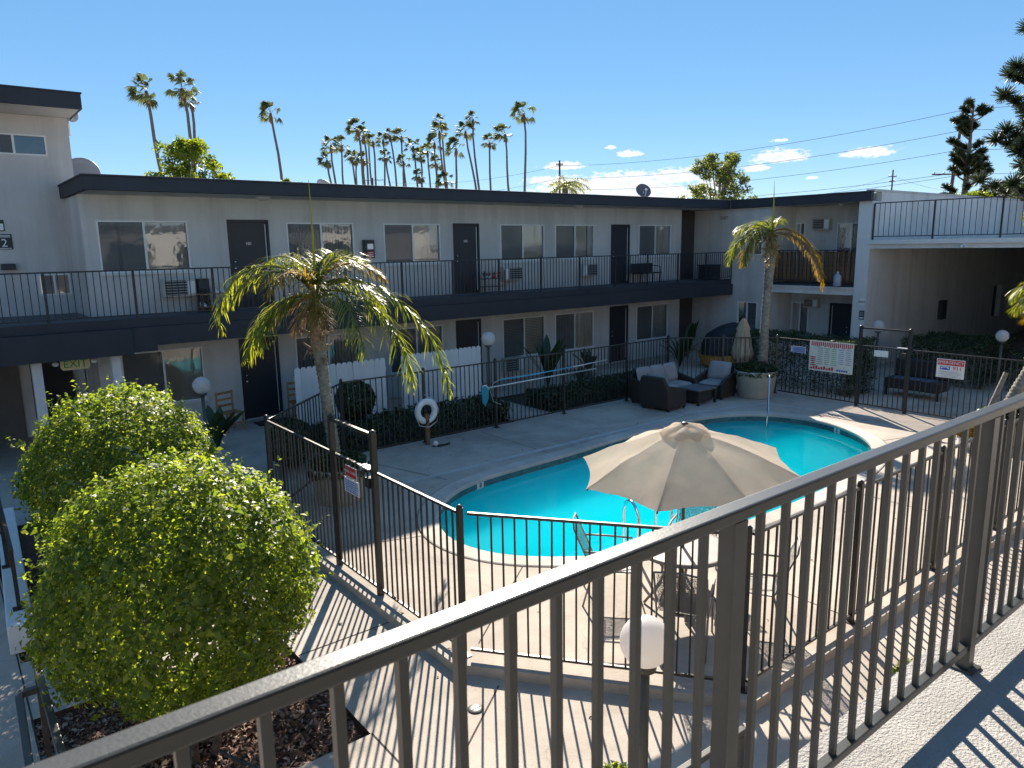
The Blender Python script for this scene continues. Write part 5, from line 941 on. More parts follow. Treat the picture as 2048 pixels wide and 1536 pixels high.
t = thing('palm_stake', 'grey wooden stake leaning on the right-hand palm trunk', 'stake', (16.1, 5.5, 0.1)); MB().tube([(16.15, 5.62, 0.12), (16.42, 5.33, 0.8), (16.58, 5.18, 1.5)], [.06, .055, .045], 9).build('stake', 'bark', t, True); MB().tube([(16.30, 5.42, .66), (16.6, 5.1, .68)], .02, 6).build('tie', 'signwhite', t, True)
def planter(label, c, r_, h, seed, plants=True):
    t = thing('planter', label, 'planter', (*c, 0.1), 'round concrete palm planters'); MB().lathe([(r_ * .74, 0.101), (r_ * .78, .13), (r_ * .92, h * .8 + .1), (r_ * .96, h * .82 + .1), (r_ * .97, h * .88 + .1), (r_ * 1.0, h * .9 + .1), (r_ * 1.0, h + .1), (r_ * .93, h + .1), (r_ * .90, h + .02)], (*c, 0), 48).build('pot', 'planter', t, True)
    MB().lathe([(r_ * .90, h + .03), (0.02, h + .06)], (*c, 0), 32).build('soil', 'soil', t, True)
    n_ = 2600; a = RNG.uniform(0, 6.283, n_); rr = r_ * np.sqrt(RNG.random(n_)) * 1.06; z = h + .12 + .12 * (1 - (rr / r_) ** 2) + RNG.uniform(-.06, .06, n_) - np.where(rr > r_ * .95, .08, 0); cen = np.column_stack([c[0] + rr * np.cos(a), c[1] + rr * np.sin(a), z]); vv, ff = leaves(cen, np.tile([0, 0, 1.], (n_, 1)), .065, .03, .8); add_np('ground_cover', vv, ff, 'hedge_leaf', t, 'stuff')
planter('pale round planter behind the left gate holding the big palm', (4.86, 10.74), 0.47, 0.60, 1)
planter('wide cream planter between the wicker chair and the right fence', (17.0, 11.02), 0.56, 0.72, 2) if False else planter('wide cream planter between the wicker chair and the right fence', (16.86, 10.98), 0.56, 0.72, 2)
planter('planter under the right-hand palm, mostly hidden by the railing', (16.45, 5.1), 0.5, 0.55, 3)
t = thing('potted_plant', 'small yellow-green plant in a white pot beside the right palm', 'plant', (15.5, 5.35, 0.1)); MB().lathe([(.1, .101), (.16, .35), (.15, .35)], (15.5, 5.4, 0), 20).build('pot', 'signwhite', t, True); cen = np.array([15.5, 5.4, .48]) + unit(500) * np.array([.28, .28, .16]) * RNG.random((500, 1)) ** .4; vv, ff = leaves(cen, np.tile([0, 0, 1.], (500, 1)), .08, .04, .9); add_np('leaves', vv, ff, 'palm_gold', t)

# ---- hedges and beds behind the pool fence
def hedge(label, x0, y0, x1, y1, h, n_, ll=.06, mat='hedge_leaf', name='hedge', kind=None, cat='hedge'):
    P_ = RNG.random((n_, 3)); ax = RNG.integers(0, 3, n_); sg = RNG.random(n_) < .5; P_[np.arange(n_), ax] = np.where((ax == 2) | ~sg, 1 - np.abs(RNG.normal(0, .05, n_)), np.abs(RNG.normal(0, .05, n_))); cen = np.column_stack([x0 + (x1 - x0) * P_[:, 0], y0 + (y1 - y0) * P_[:, 1], .02 + h * P_[:, 2]])
    cen[:, 2] += .10 * h * bumpy(cen, 1.7, x0) * (P_[:, 2] > .6); cen += RNG.normal(0, .03, cen.shape); nr = np.zeros((n_, 3)); nr[:, 2] = .6; nr[np.arange(n_), ax] += np.where(sg, -1, 1); vv, ff = leaves(cen, nr, ll, ll * .5, .7)
    if kind: o = bpy.data.objects.new(name, np_mesh(name, vv, ff, mat)); COL.objects.link(o); return tag(o, label, cat, kind=kind)
    t = thing(name, label, cat, ((x0 + x1) / 2, (y0 + y1) / 2, 0), 'hedges'); add_np('foliage', vv, ff, mat, t)
    for k in range(max(2, int((x1 - x0 + y1 - y0) * 1.2))): x, y = random.uniform(x0 + .1, x1 - .1), random.uniform(y0 + .1, y1 - .1); MB().tube([(x, y, -.05), (x + .05, y, h * .4), (x, y + .08, h * .8)], [.02, .014, .006], 5).build('stem', 'bark', t, True)
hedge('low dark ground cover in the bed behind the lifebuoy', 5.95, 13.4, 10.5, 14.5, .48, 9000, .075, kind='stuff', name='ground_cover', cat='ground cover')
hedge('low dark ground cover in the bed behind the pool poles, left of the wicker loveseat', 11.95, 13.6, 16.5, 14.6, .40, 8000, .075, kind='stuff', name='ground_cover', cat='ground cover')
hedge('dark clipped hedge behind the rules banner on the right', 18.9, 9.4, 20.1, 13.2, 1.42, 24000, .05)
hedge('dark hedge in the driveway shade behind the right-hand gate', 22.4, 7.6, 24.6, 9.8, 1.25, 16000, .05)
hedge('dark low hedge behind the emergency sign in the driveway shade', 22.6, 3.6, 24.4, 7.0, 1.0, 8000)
def ball(label, c, r_, n_, mat='hedge_leaf'):
    t = thing('ball_shrub', label, 'shrub', (c[0], c[1], 0)); d = unit(n_); cen = np.array(c) + d * (r_ * (1 + .08 * bumpy(d, 2.5, c[0])) * (1 - RNG.exponential(.06, n_)))[:, None]; vv, ff = leaves(cen, d, .06, .032, .6); add_np('foliage', vv, ff, mat, t); MB().tube([(c[0], c[1], -.06), (c[0], c[1], c[2])], [.03, .015], 6).build('stem', 'bark', t, True)
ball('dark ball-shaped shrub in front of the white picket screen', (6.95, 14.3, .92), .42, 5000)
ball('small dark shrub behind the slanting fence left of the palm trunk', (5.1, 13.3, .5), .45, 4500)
def blade_plant(label, c, n_, h, w_, name='strap_plant', spread=.5, mat='hedge_leaf'):
    t = thing(name, label, 'plant', (*c, 0))
    for k in range(n_):
        a = random.random() * 6.283; L = h * random.uniform(.65, 1.05); e = random.uniform(.15, spread); d = V(math.cos(a), math.sin(a), 0); s_ = V(-d.y, d.x, 0); pts = [(V(*c, 0) + d * (e * L * u ** 1.5) + V(0, 0, L * (u - .18 * u * u * e * 2))) for u in (0, .3, .55, .75, .9, 1)]; ws = [.1, .25, .8, 1, .65, .05]; mb = MB(); vs = []
        for p, q in zip(pts, ws): vs += [p - s_ * w_ * q / 2 + V(0, 0, .02), p, p + s_ * w_ * q / 2 + V(0, 0, .02)]
        mb.add(vs, [f for i in range(5) for f in ((3 * i, 3 * i + 1, 3 * i + 4, 3 * i + 3), (3 * i + 1, 3 * i + 2, 3 * i + 5, 3 * i + 4))]); mb.build('leaf', mat, t, True)
blade_plant('bird-of-paradise plant with upright paddle leaves in front of a ground-floor window', (13.6, 15.6), 16, 1.75, .22)
blade_plant('leafy plant left of the middle ground-floor door behind the fence', (16.2, 16.6), 14, 1.0, .16, spread=.7)
blade_plant('tall plant with one large dark leaf by the last ground-floor window', (20.9, 16.4), 7, 1.55, .30, name='banana_plant', spread=.35)
blade_plant('bushy strap-leaved plant right of the last ground-floor door', (19.6, 15.7), 34, 1.15, .07, spread=.8)
blade_plant('strap-leaved plant beside the bird-of-paradise', (14.6, 15.3), 20, .8, .06, spread=.8)
blade_plant('dark potted plant beside the globe lamp and the wooden chair', (4.35, 15.5), 14, 1.0, .2, spread=.8)
def tuft(label, c, r_, n_, h): t = thing('low_plant', label, 'plant', (*c, 0)); cen = np.array([*c, h * .5]) + unit(n_) * np.array([r_, r_, h * .5]) * RNG.random((n_, 1)) ** .35; vv, ff = leaves(cen, np.tile([0, 0, 1.], (n_, 1)), .05, .022, .9); add_np('leaves', vv, ff, 'bush_leaf', t); MB().tube([(*c, -.01), (*c, h * .5)], [.012, .006], 5).build('stem', 'bark', t)
tuft('low bright green plant at the bottom edge, left of the globe lamp post', (3.52, 3.28), .20, 1500, .36)
tuft('low bright green plant below the walkway seen through the right-hand bars', (6.75, 2.45), .30, 1400, .30)

# ================================================================== SMALL FURNITURE NEAR THE WALLS
def wood_chair(label, c, rz):
    t = thing('wooden_chair', label, 'chair', (0, 0, 0), 'wooden ladder-back chairs by the door'); 
    for x in (-.2, .2): MB().box(x - .018, .18, 0, x + .018, .215, .92).build('rear_leg', 'wood', t); MB().box(x - .018, -.2, 0, x + .018, -.165, .43).build('front_leg', 'wood', t)
    for z in (.56, .70, .85): MB().box(-.181, .185, z, .181, .205, z + .055).build('back_slat', 'wood', t)
    MB().box(-.22, -.22, .431, .22, .179, .46).build('seat', 'wood', t, False, .006); MB().box(-.181, -.19, .2, .181, -.175, .23).build('stretcher', 'wood', t); t.location = (*c, 0); t.rotation_euler = (0, 0, rz)
wood_chair('orange-brown wooden chair left of the open-looking dark ground-floor door', (5.15, 17.1), rad(15)); wood_chair('orange-brown wooden chair half hidden by the white picket screen', (6.85, 17.2), rad(-5))
t = thing('doormat', 'dark doormat in front of the left ground-floor door', 'mat', (6.2, 17.3, 0)); MB().box(5.8, 17.05, .004, 6.65, 17.55, .016).build('mat', 'tarp', t, False, .004); MB().box(5.86, 17.11, .0162, 6.59, 17.49, .019).build('pile', 'ac_dark', t)
t = thing('shoe_rack', 'dark shoe rack with pale shoes beside the leftmost upper door', 'rack', (5.1, 17.5, 2.77))
for z in (2.86, 3.15): MB().box(4.80, 17.35, z, 5.58, 17.68, z + .025).build('shelf', 'wood', t)
for x in (4.82, 5.56):
    for y in (17.37, 17.66): MB().box(x - .015, y - .015, 2.765, x + .015, y + .015, 3.2).build('leg', 'iron_far', t)
for i, (x, z, m_) in enumerate(((4.9, 2.885, 'signwhite'), (5.15, 2.885, 'signwhite'), (5.38, 2.885, 'rubber'), (5.2, 3.175, 'signwhite'), (5.34, 3.175, 'signwhite'), (4.95, 3.175, 'wicker'))):
    o = thing('pair_of_shoes', ['white shoe at the left of the lower shelf of the shoe rack', 'white shoe in the middle of the lower shelf of the shoe rack', 'black shoe at the right of the lower shelf of the shoe rack', 'white shoe on the upper shelf of the shoe rack', 'second white shoe on the upper shelf of the shoe rack', 'dark shoe on the upper shelf of the shoe rack'][i], 'shoe', (x, 17.5, z)); mb = MB(); mb.prism([(-.05, -.12), (.05, -.12), (.045, .05), (.035, .13), (-.035, .13), (-.05, .05)], 0, .07); mb.v = [(x + a, 17.52 - b_, z + .001 + c * (1.3 if b_ < 0 else .6)) for a, b_, c in mb.v]; mb.build('shoe_body', m_, o, False, .01); MB().box(x - .05, 17.40, z + .0005, x + .05, 17.64, z + .0009).build('sole', 'rubber', o)
t = thing('black_cabinet', 'dark upright box beside the shoe rack and air conditioner', 'cabinet', (4.95, 17.7, 2.77)); MB().box(4.86, 17.70, 2.77, 5.12, 17.89, 3.5).build('case', 'wicker', t, False, .01); MB().box(4.88, 17.69, 2.8, 5.10, 17.699, 3.46).build('front', 'ac_dark', t)
t = thing('plant_rack', 'black metal rack of red flower pots beside the second upper door', 'plant rack', (13.1, 17.5, 2.77))
for z in (2.95, 3.18): MB().box(12.74, 17.38, z, 13.5, 17.66, z + .015).build('shelf', 'iron_far', t)
for x in (12.75, 13.49):
    for y in (17.39, 17.65): MB().box(x - .01, y - .01, 2.765, x + .01, y + .01, 3.42).build('leg', 'iron_far', t)
for i, x in enumerate((12.86, 13.0, 13.2, 13.38)):
    o = thing('flower_pot', ['leftmost', 'second', 'third', 'rightmost'][i] + ' small pot of red flowers on the black plant rack', 'flower pot', (x, 17.52, 3.196), 'flower pots on the rack'); MB().lathe([(.04, 3.196), (.055, 3.27), (.05, 3.27)], (x, 17.52, 0), 12).build('pot', 'red' if i > 1 else 'alu', o, True); cen = np.array([x, 17.52, 3.32]) + unit(60) * .07 * RNG.random((60, 1)) ** .4; vv, ff = leaves(cen, unit(60), .035, .025, .8); add_np('flowers', vv, ff, 'red' if i % 2 else 'hedge_leaf', o)
t = thing('bench', 'dark slatted bench with curved arms upstairs right of the last door', 'bench', (19.9, 17.4, 2.77)); MB().box(19.3, 17.25, 3.10, 20.4, 17.65, 3.14).build('seat', 'wicker', t, False, .008); MB().box(19.3, 17.66, 3.14, 20.4, 17.69, 3.45).build('backrest', 'iron_far', t)
for x in (19.34, 20.36):
    for y in (17.29, 17.62): MB().box(x - .02, y - .02, 2.765, x + .02, y + .02, 3.099).build('leg', 'iron_far', t)
    MB().tube([(x, 17.27, 3.14), (x, 17.27, 3.32), (x, 17.4, 3.36), (x, 17.66, 3.36)], .014, 8).build('armrest', 'iron_far', t, True)
t = thing('storage_box', 'black box at the right end of the upper walkway', 'box', (23.1, 17.2, 2.77)); MB().box(22.78, 16.95, 2.765, 23.4, 17.5, 3.26).build('case', 'tarp', t, False, .02); MB().box(22.76, 16.93, 3.262, 23.42, 17.52, 3.32).build('lid', 'tarp', t, False, .015)
t = thing('covered_grill', 'dark tarp-covered mound with an orange lower edge behind the closed umbrella', 'covered grill', (20.9, 14.9, 0)); vs = []; mb = MB(); A, B = 14, 24
for i in range(A + 1):
    u = i / A
    for j in range(B): a = 2 * math.pi * j / B; ra = (1 - u ** 2.4) ** .5 if u < 1 else 0.02; k = 1 + .07 * mnoise.noise(V(math.cos(a) * 2, math.sin(a) * 2, u * 3)); vs.append((20.95 + .95 * ra * k * math.cos(a) + .15 * u, 14.85 + .85 * ra * k * math.sin(a) - .15 * u, .46 + 1.0 * u * k))
mb.add(vs, [(i * B + j, i * B + (j + 1) % B, (i + 1) * B + (j + 1) % B, (i + 1) * B + j) for i in range(A) for j in range(B)]); mb.build('tarp', 'tarp', t, True); MB().lathe([(.72, .02), (.80, .1), (.92, .47), (.7, .48)], (20.95, 14.85, 0), 28).build('orange_tub', 'orange', t, True); MB().box(21.0, 14.02, 1.02, 21.22, 14.05, 1.06).build('buckle', 'signwhite', t)
t = thing('water_bottle', 'clear blue water bottle in front of the slat screen on the upper balcony', 'bottle', (23.62, 12.5, 2.71)); MB().lathe([(.11, .0), (.13, .04), (.13, .3), (.11, .36), (.04, .42), (.04, .46)], (23.52, 12.45, 2.64), 20).build('body', 'bottle_plastic', t, True); MB().lathe([(.045, .461), (.045, .48)], (23.52, 12.45, 2.64), 12).build('cap', 'signwhite', t, True)
t = thing('black_sofa', 'dark padded bench in the shade behind the right-hand gate', 'bench', (20.3, 8.4, 0)); MB().box(20.0, 7.7, .2, 20.7, 9.1, .48).build('seat', 'tarp', t, False, .03); MB().box(20.55, 7.7, .482, 20.7, 9.1, .95).build('backrest', 'tarp', t, False, .03); MB().box(19.99, 7.9, .482, 20.4, 8.9, .50).build('cushion', 'dull_blue', t)
for y in (7.75, 9.05): MB().box(20.02, y - .03, 0.002, 20.08, y + .03, .199).build('leg', 'tarp', t)
# handrails, stair kerb, drain, bicycle at the left and bottom edges
def handrail(label, pts, posts, z0=0, w_=.05): 
    t = thing('handrail', label, 'handrail', (*posts[0], z0), 'grey steel handrails'); 
    for p, q in zip(pts[:-1], pts[1:]): MB().bar(p, q, w_, w_).build('rail', 'rail_paint', t, False, .006)
    for x, y, zt in [(p[0], p[1], pts[0][2] if len(p) < 3 else p[2]) for p in posts]: MB().box(x - .02, y - .02, z0 + .002, x + .02, y + .02, zt - .026).build('post', 'rail_paint', t); MB().box(x - .05, y - .05, z0 + .0015, x + .05, y + .05, z0 + .012).build('base_plate', 'rail_paint', t)
handrail('grey steel handrail standing beside the lower left mulch bed', [(.305, 6.72, .90), (.305, 4.4, .90)], [(.305, 6.68), (.305, 5.5), (.305, 4.45)])
handrail('second grey handrail at the bottom left corner with a short return bar', [(.275, 6.19, .90), (.15, 6.19, .90)], [(.16, 6.19)]); handrail('grey handrail leg running out of the frame at the bottom left', [(.15, 6.16, .90), (.10, 4.2, .90)], [(.12, 4.4)])
t = thing('stair_kerb', 'white painted stair kerb at the left edge with a dark handrail', 'kerb', (.35, 10.8, 0)); mb = MB(); mb.prism([(.20, 8.78), (.44, 8.78), (.62, 13.2), (.40, 13.2)], 0.003, .32); mb.build('kerb', 'white_paint', t, False, .015)
for y in (9.2, 10.6, 12.0): MB().box(.33, y - .02, .322, .37, y + .02, 1.0).build('post', 'iron', t); MB().box(.29, y - .05, .321, .41, y + .05, .335).build('base_plate', 'iron', t)
MB().bar((.35, 9.1, 1.02), (.40, 12.6, 1.02), .04, .04).build('rail', 'iron', t); MB().bar((.35, 9.2, .65), (.40, 12.6, .65), .03, .03).build('rail', 'iron', t)
handrail('white-topped handrail low behind the foreground post at the bottom centre', [(3.94, 2.53, .90), (3.0, 2.55, .90)], [(3.90, 2.53), (3.1, 2.55)], w_=.045)
t = thing('floor_drain', 'small round drain cover in the walkway below the pool fence', 'drain', (3.2, 4.6, 0)); MB().lathe([(.075, .0045), (.07, .009), (.02, .009)], (3.42, 4.95, 0), 20).build('ring', 'iron', t, True); MB().box(3.37, 4.945, .0095, 3.47, 4.955, .012).build('slot', 'rubber', t)
t = thing('bicycle', 'bicycle whose wheel shows at the bottom edge beside the mulch bed', 'bicycle', (1.4, 4.6, 0)); bd = V(.92, .38, 0).normalized(); bn = V(-bd.y, bd.x, 0)
def wheel(c):
    R0 = .33
    def tor(R1, r1, mat, name, par): 
        vs = []; n1, n2 = 36, 8; mb = MB()
        for i in range(n1):
            a = 2 * math.pi * i / n1; e = bd * math.cos(a) + V(0, 0, math.sin(a))
            for j in range(n2): b_ = 2 * math.pi * j / n2; vs.append(c + e * (R1 + r1 * math.cos(b_)) + bn * r1 * math.sin(b_))
        mb.add(vs, [(i * n2 + j, ((i + 1) % n1) * n2 + j, ((i + 1) % n1) * n2 + (j + 1) % n2, i * n2 + (j + 1) % n2) for i in range(n1) for j in range(n2)]); return mb.build(name, mat, par, True)
    w0 = tor(R0 - .02, .02, 'rubber', 'tyre', t); tor(R0 - .047, .009, 'alu', 'rim', w0)
    for k in range(14): a = 2 * math.pi * k / 14; e = bd * math.cos(a) + V(0, 0, math.sin(a)); MB().tube([c + e * .02, c + e * (R0 - .05)], .0012, 4).build('spoke', 'alu', w0)
W1 = V(1.40, 4.42, .335); W2 = W1 - bd * 1.02; wheel(W1); wheel(W2); bb = W2 + bd * .44 + V(0, 0, -.05); st = W2 + bd * .30 + V(0, 0, .48); hdp = W1 - bd * .22 + V(0, 0, .52)
for a, b_ in ((bb, st), (st, hdp), (bb, hdp), (W2, bb), (W2, st), (W1, hdp)): MB().tube([a, b_], .016, 8).build('frame_tube', 'iron', t, True)
MB().tube([st, st + V(0, 0, .14)], .013, 8).build('seat_post', 'alu', t, True); MB().box(st.x - .12, st.y - .06, st.z + .14, st.x + .12, st.y + .06, st.z + .18).build('saddle', 'rubber', t, False, .02); MB().tube([hdp, hdp + V(0, 0, .06), hdp + V(0, 0, .08) + bn * .2], .012, 8).build('handlebar', 'rubber', t, True); MB().tube([hdp + V(0, 0, .08), hdp + V(0, 0, .08) - bn * .2], .012, 8).build('handlebar', 'rubber', t, True)

# ================================================================== BEYOND THE ROOFS
def pol(az, dist, z=0): a = rad(az); return V(dist * math.sin(a), dist * math.cos(a), z)
def fan_crown(seed, skirt=.5):
    rnd = random.Random(seed); vs = []; fs = []; wind = (rt * -1 + hd * .1)
    for k in range(27):
        el = rad(rnd.uniform(-38, 88)); az = rnd.uniform(0, 6.283); d = V(math.cos(az) * math.cos(el), math.sin(az) * math.cos(el), math.sin(el)) + wind * .38; d.normalize(); L = rnd.uniform(.9, 1.3); c = d * L; s_ = d.cross(V(0, 0, 1)); s_ = s_.normalized() if s_.length > .1 else V(1, 0, 0); u_ = s_.cross(d); roll = rnd.uniform(-.8, .8); s2 = s_ * math.cos(roll) + u_ * math.sin(roll)
        o0 = len(vs); vs += [d * .1 - s_ * .02, d * .1 + s_ * .02, c + s_ * .015, c - s_ * .015]; fs.append((o0, o0 + 1, o0 + 2, o0 + 3))
        fr_ = rnd.uniform(.85, 1.1)
        for b_ in range(13):
            a = rad(-82 + 164 * b_ / 12 + rnd.uniform(-4, 4)); e = d * math.cos(a) + s2 * math.sin(a); r_ = fr_ * (1 - .18 * abs(a)); t1 = c + e * r_ * .6; t2 = c + e * r_ + V(0, 0, -.28 * r_ * rnd.uniform(.6, 1.5)) + wind * .1; q = e.cross(d); q = q.normalized() if q.length > .05 else u_; wv = (s2 * math.cos(a) - d * math.sin(a)) * .085 * r_; o0 = len(vs); vs += [c, t1 - wv, t2, t1 + wv]; fs.append((o0, o0 + 1, o0 + 2, o0 + 3))
    mb = MB(); mb.add(vs, fs); return mb.mesh('crown', 'fan_leaf')
def skirt_mesh(seed):
    rnd = random.Random(seed); vs = []; fs = []
    for k in range(18): a = rnd.uniform(0, 6.28); d = V(math.cos(a), math.sin(a), 0); z0 = rnd.uniform(-.5, .2); L = rnd.uniform(.4, .9); s_ = V(-d.y, d.x, 0) * .1; p = d * .18 + V(0, 0, z0); o0 = len(vs); vs += [p - s_ * .4, p + s_ * .4, p + d * .18 - V(0, 0, L) + s_, p + d * .18 - V(0, 0, L) - s_]; fs.append((o0, o0 + 1, o0 + 2, o0 + 3))
    return MB().add(vs, fs).mesh('dead_skirt', 'palm_dead')
CR = [fan_crown(s_) for s_ in range(5)]; SK = [skirt_mesh(s_) for s_ in range(2)]
ORD = ['first', 'second', 'third', 'fourth', 'fifth', 'sixth', 'seventh', 'eighth', 'ninth', 'tenth', 'eleventh', 'twelfth', 'thirteenth', 'fourteenth', 'fifteenth', 'sixteenth', 'seventeenth', 'eighteenth', 'nineteenth', 'twentieth', 'twenty-first', 'twenty-second', 'twenty-third', 'twenty-fourth', 'twenty-fifth', 'twenty-sixth', 'twenty-seventh', 'twenty-eighth', 'twenty-ninth', 'thirtieth']
PALMS = [(13.33, 111, 24.6, 1.54, 1.0), (15.53, 115, 26.0, .51, 1.05), (16.06, 125, 26.1, -.22, .95), (21.18, 135, 26.6, .56, 1.0), (25.23, 170, 26.2, .69, .95), (24.88, 161, 22.1, .89, 1.0), (25.98, 190, 29.0, .3, .9), (27.19, 154, 27.3, .44, 1.05), (27.59, 170, 28.4, .72, 1.0), (26.65, 185, 25.6, .08, .95), (27.0, 190, 25.6, -.23, .9), (27.5, 180, 24.5, -.1, .9), (27.94, 190, 30.0, .58, .9), (28.26, 180, 28.5, .07, .95), (28.99, 190, 30.2, .22, .95), (29.51, 190, 31.2, .49, .9), (29.11, 175, 24.4, .99, .95), (30.35, 185, 30.3, .05, .95), (30.42, 180, 24, .32, .9), (31.17, 180, 27.4, .58, 1), (31.69, 175, 24.7, .34, 1), (31.52, 165, 19.2, .9, .8), (32.22, 190, 27.5, .4, .9), (32.76, 180, 28.2, -.02, 1), (33.16, 172, 29.6, 1.02, 1), (33.29, 185, 33.5, .5, 1), (32.86, 190, 24.5, -.1, .9), (33.53, 165, 18.2, -.16, .95), (34.35, 154, 23.6, -.13, 1.05), (35.09, 172, 29.5, 1.15, 1), (35.67, 170, 31.7, .77, 1), (36.86, 170, 26.8, -.09, 1), (38.03, 165, 27.8, .89, 1), (39.43, 154, 30.1, -.06, 1.05)]
order = sorted(range(4, len(PALMS)), key=lambda i: PALMS[i][0])
for i, (az, D, z, lean, s_) in enumerate(PALMS):
    lb = ['tall leaning fan palm alone at the far left above the roof', 'tall fan palm, left of the close pair above the bright green tree', 'fan palm, right and lower of the close pair above the bright green tree', 'single tall fan palm between the pair and the big clump'][i] if i < 4 else ORD[order.index(i)] + ' fan palm from the left in the clump beyond the flat roof'
    c = pol(az, D, z); b0 = pol(az + lean * 1.0, D, 0); t = thing('fan_palm', lb, 'palm tree', b0, 'fan palms beyond the roof'); pts = []
    for k in range(9): u = k / 8; p = b0.lerp(c, u); p.z = c.z * u; p += rt * (1.0 * math.sin(u * math.pi) * (.35 if i % 2 else -.3)) + rt * .25 * math.sin(u * 7 + i); pts.append(p)
    pts[-1] = c; MB().tube(pts, [.34 - .16 * k / 8 for k in range(9)], 7).build('trunk', 'bark_far', t, True); MB().tube([c - V(0, 0, 1.6), c - V(0, 0, .7), c], [.2, .3, .2], 7).build('leaf_bases', 'bark_red', t, True)
    s_ *= 1.22 * random.uniform(.84, 1.12); place(CR[i % 5], 'crown', t, c, (0, 0, rad(random.uniform(-45, 45))), (s_, s_, s_)); place(SK[i % 2], 'dead_skirt', t, c - V(0, 0, .4), (0, 0, i), (s_, s_, s_))
def leafy_tree(label, az, D, ztop, width, n_, mat='tree_leaf', ll=.22, zlow=3, seed=1, dens=26, cs=.13):
    b0 = pol(az, D); t = thing('leafy_tree', label, 'tree', b0, 'broad-leaved trees beyond the roof'); rnd = random.Random(seed); h = ztop; MB().tube([b0, b0 + V(.2, .1, h * .35), b0 + V(0, 0, h * .6), b0 + V(.1, 0, h * .85)], [.2, .16, .1, .04], 8).build('trunk', 'bark', t, True); cl = []
    for k in range(dens):
        u = rnd.random(); z = zlow + (ztop - zlow) * u ** .8 * .93; a = rnd.uniform(0, 6.283); ww = width / 2 * math.sqrt(max(.08, 1 - ((z - zlow) / (ztop - zlow)) ** 2.2)); r_ = ww * math.sqrt(rnd.random()); p = b0 + V(r_ * math.cos(a), r_ * math.sin(a), z); cl.append(p)
        if k % 2 == 0: m_ = b0 + V(0, 0, max(1.5, z * .6)); MB().tube([m_, m_.lerp(p, .5) + V(0, 0, .2), p], [.06, .04, .015], 5).build('limb', 'bark', t, True)
    cl = np.array([tuple(p) for p in cl]); per = n_ // len(cl); cen = np.repeat(cl, per, 0) + unit(per * len(cl)) * (width * cs * RNG.random((per * len(cl), 1)) ** .5) * np.array([1, 1, .8]); vv, ff = leaves(cen, np.tile([0, 0, .6], (len(cen), 1)), ll, ll * .32, .9); add_np('crown', vv, ff, mat, t)
leafy_tree('bright green tree showing above the roof at the left', 15.3, 42, 9.75, 4.8, 7000, ll=.24, zlow=5.5, seed=2, dens=90, cs=.085)
leafy_tree('small green treetop showing above the roof beside the single palm trunk', 22.4, 45, 8.35, 1.5, 1500, ll=.26, zlow=6, seed=3, dens=12); leafy_tree('tiny green treetop above the roof left of the single palm trunk', 20.4, 45, 8.0, 1.0, 900, ll=.26, zlow=6, seed=4, dens=8)
leafy_tree('airy green tree rising behind the roof left of the golden palm', 53.8, 50, 9.85, 5.2, 9000, 'tree_leaf_dry', .22, 4.5, 5, 110, .075); leafy_tree('small dark round tree far away right of the last fan palm', 38.2, 120, 13.0, 3.2, 1500, 'hedge_leaf', .4, 8, 6, 12); leafy_tree('small dark tree far away left of the round satellite dish', 47.7, 110, 11.0, 3.6, 1500, 'hedge_leaf', .4, 6, 7, 14); leafy_tree('small dark tree far away beside the red building', 45.6, 118, 11.6, 2.6, 1200, 'hedge_leaf', .4, 6, 8, 10)
leafy_tree('bright green treetops above the terrace wall at the right', 70.2, 52, 6.9, 4.0, 3000, 'tree_leaf', .26, 4, 9, 20); leafy_tree('bright green treetop at the right edge above the terrace wall', 72.6, 52, 7.2, 2.5, 2200, 'tree_leaf', .26, 4, 10, 14); leafy_tree('dark tree mass behind the treetops at the right edge', 71.6, 70, 8.4, 6, 3000, 'hedge_leaf', .35, 4, 11, 24)
t = thing('terrace_shrub', 'bright green shrub on the terrace at the right edge', 'shrub', (26.5, 8.0, 4.1)); cen = np.array([26.9, 7.85, 4.75]) + unit(2200) * np.array([.6, .55, .6]) * RNG.random((2200, 1)) ** .4; vv, ff = leaves(cen, np.tile([0, 0, 1.], (2200, 1)), .09, .045, .9); add_np('foliage', vv, ff, 'tree_leaf', t); MB().lathe([(.2, 4.101), (.26, 4.4)], (26.9, 7.85, 0), 16).build('pot', 'planter', t, True)
# feathery palm behind the roof
b0 = pol(42.5, 46); t = thing('distant_feather_palm', 'feathery palm crown showing above the roof beside the short utility pole', 'palm tree', b0); MB().tube([b0, b0 + V(0, 0, 7.5)], [.22, .18], 8).build('trunk', 'bark', t, True)
for k in range(22): frond('frond', t, b0 + V(0, 0, 7.55), rad(k * 360 / 22 * 3.3), rad(random.uniform(10, 80)), random.uniform(1.3, 1.8), rad(110), .5, 'palm_leaf', 26, lw=.016)
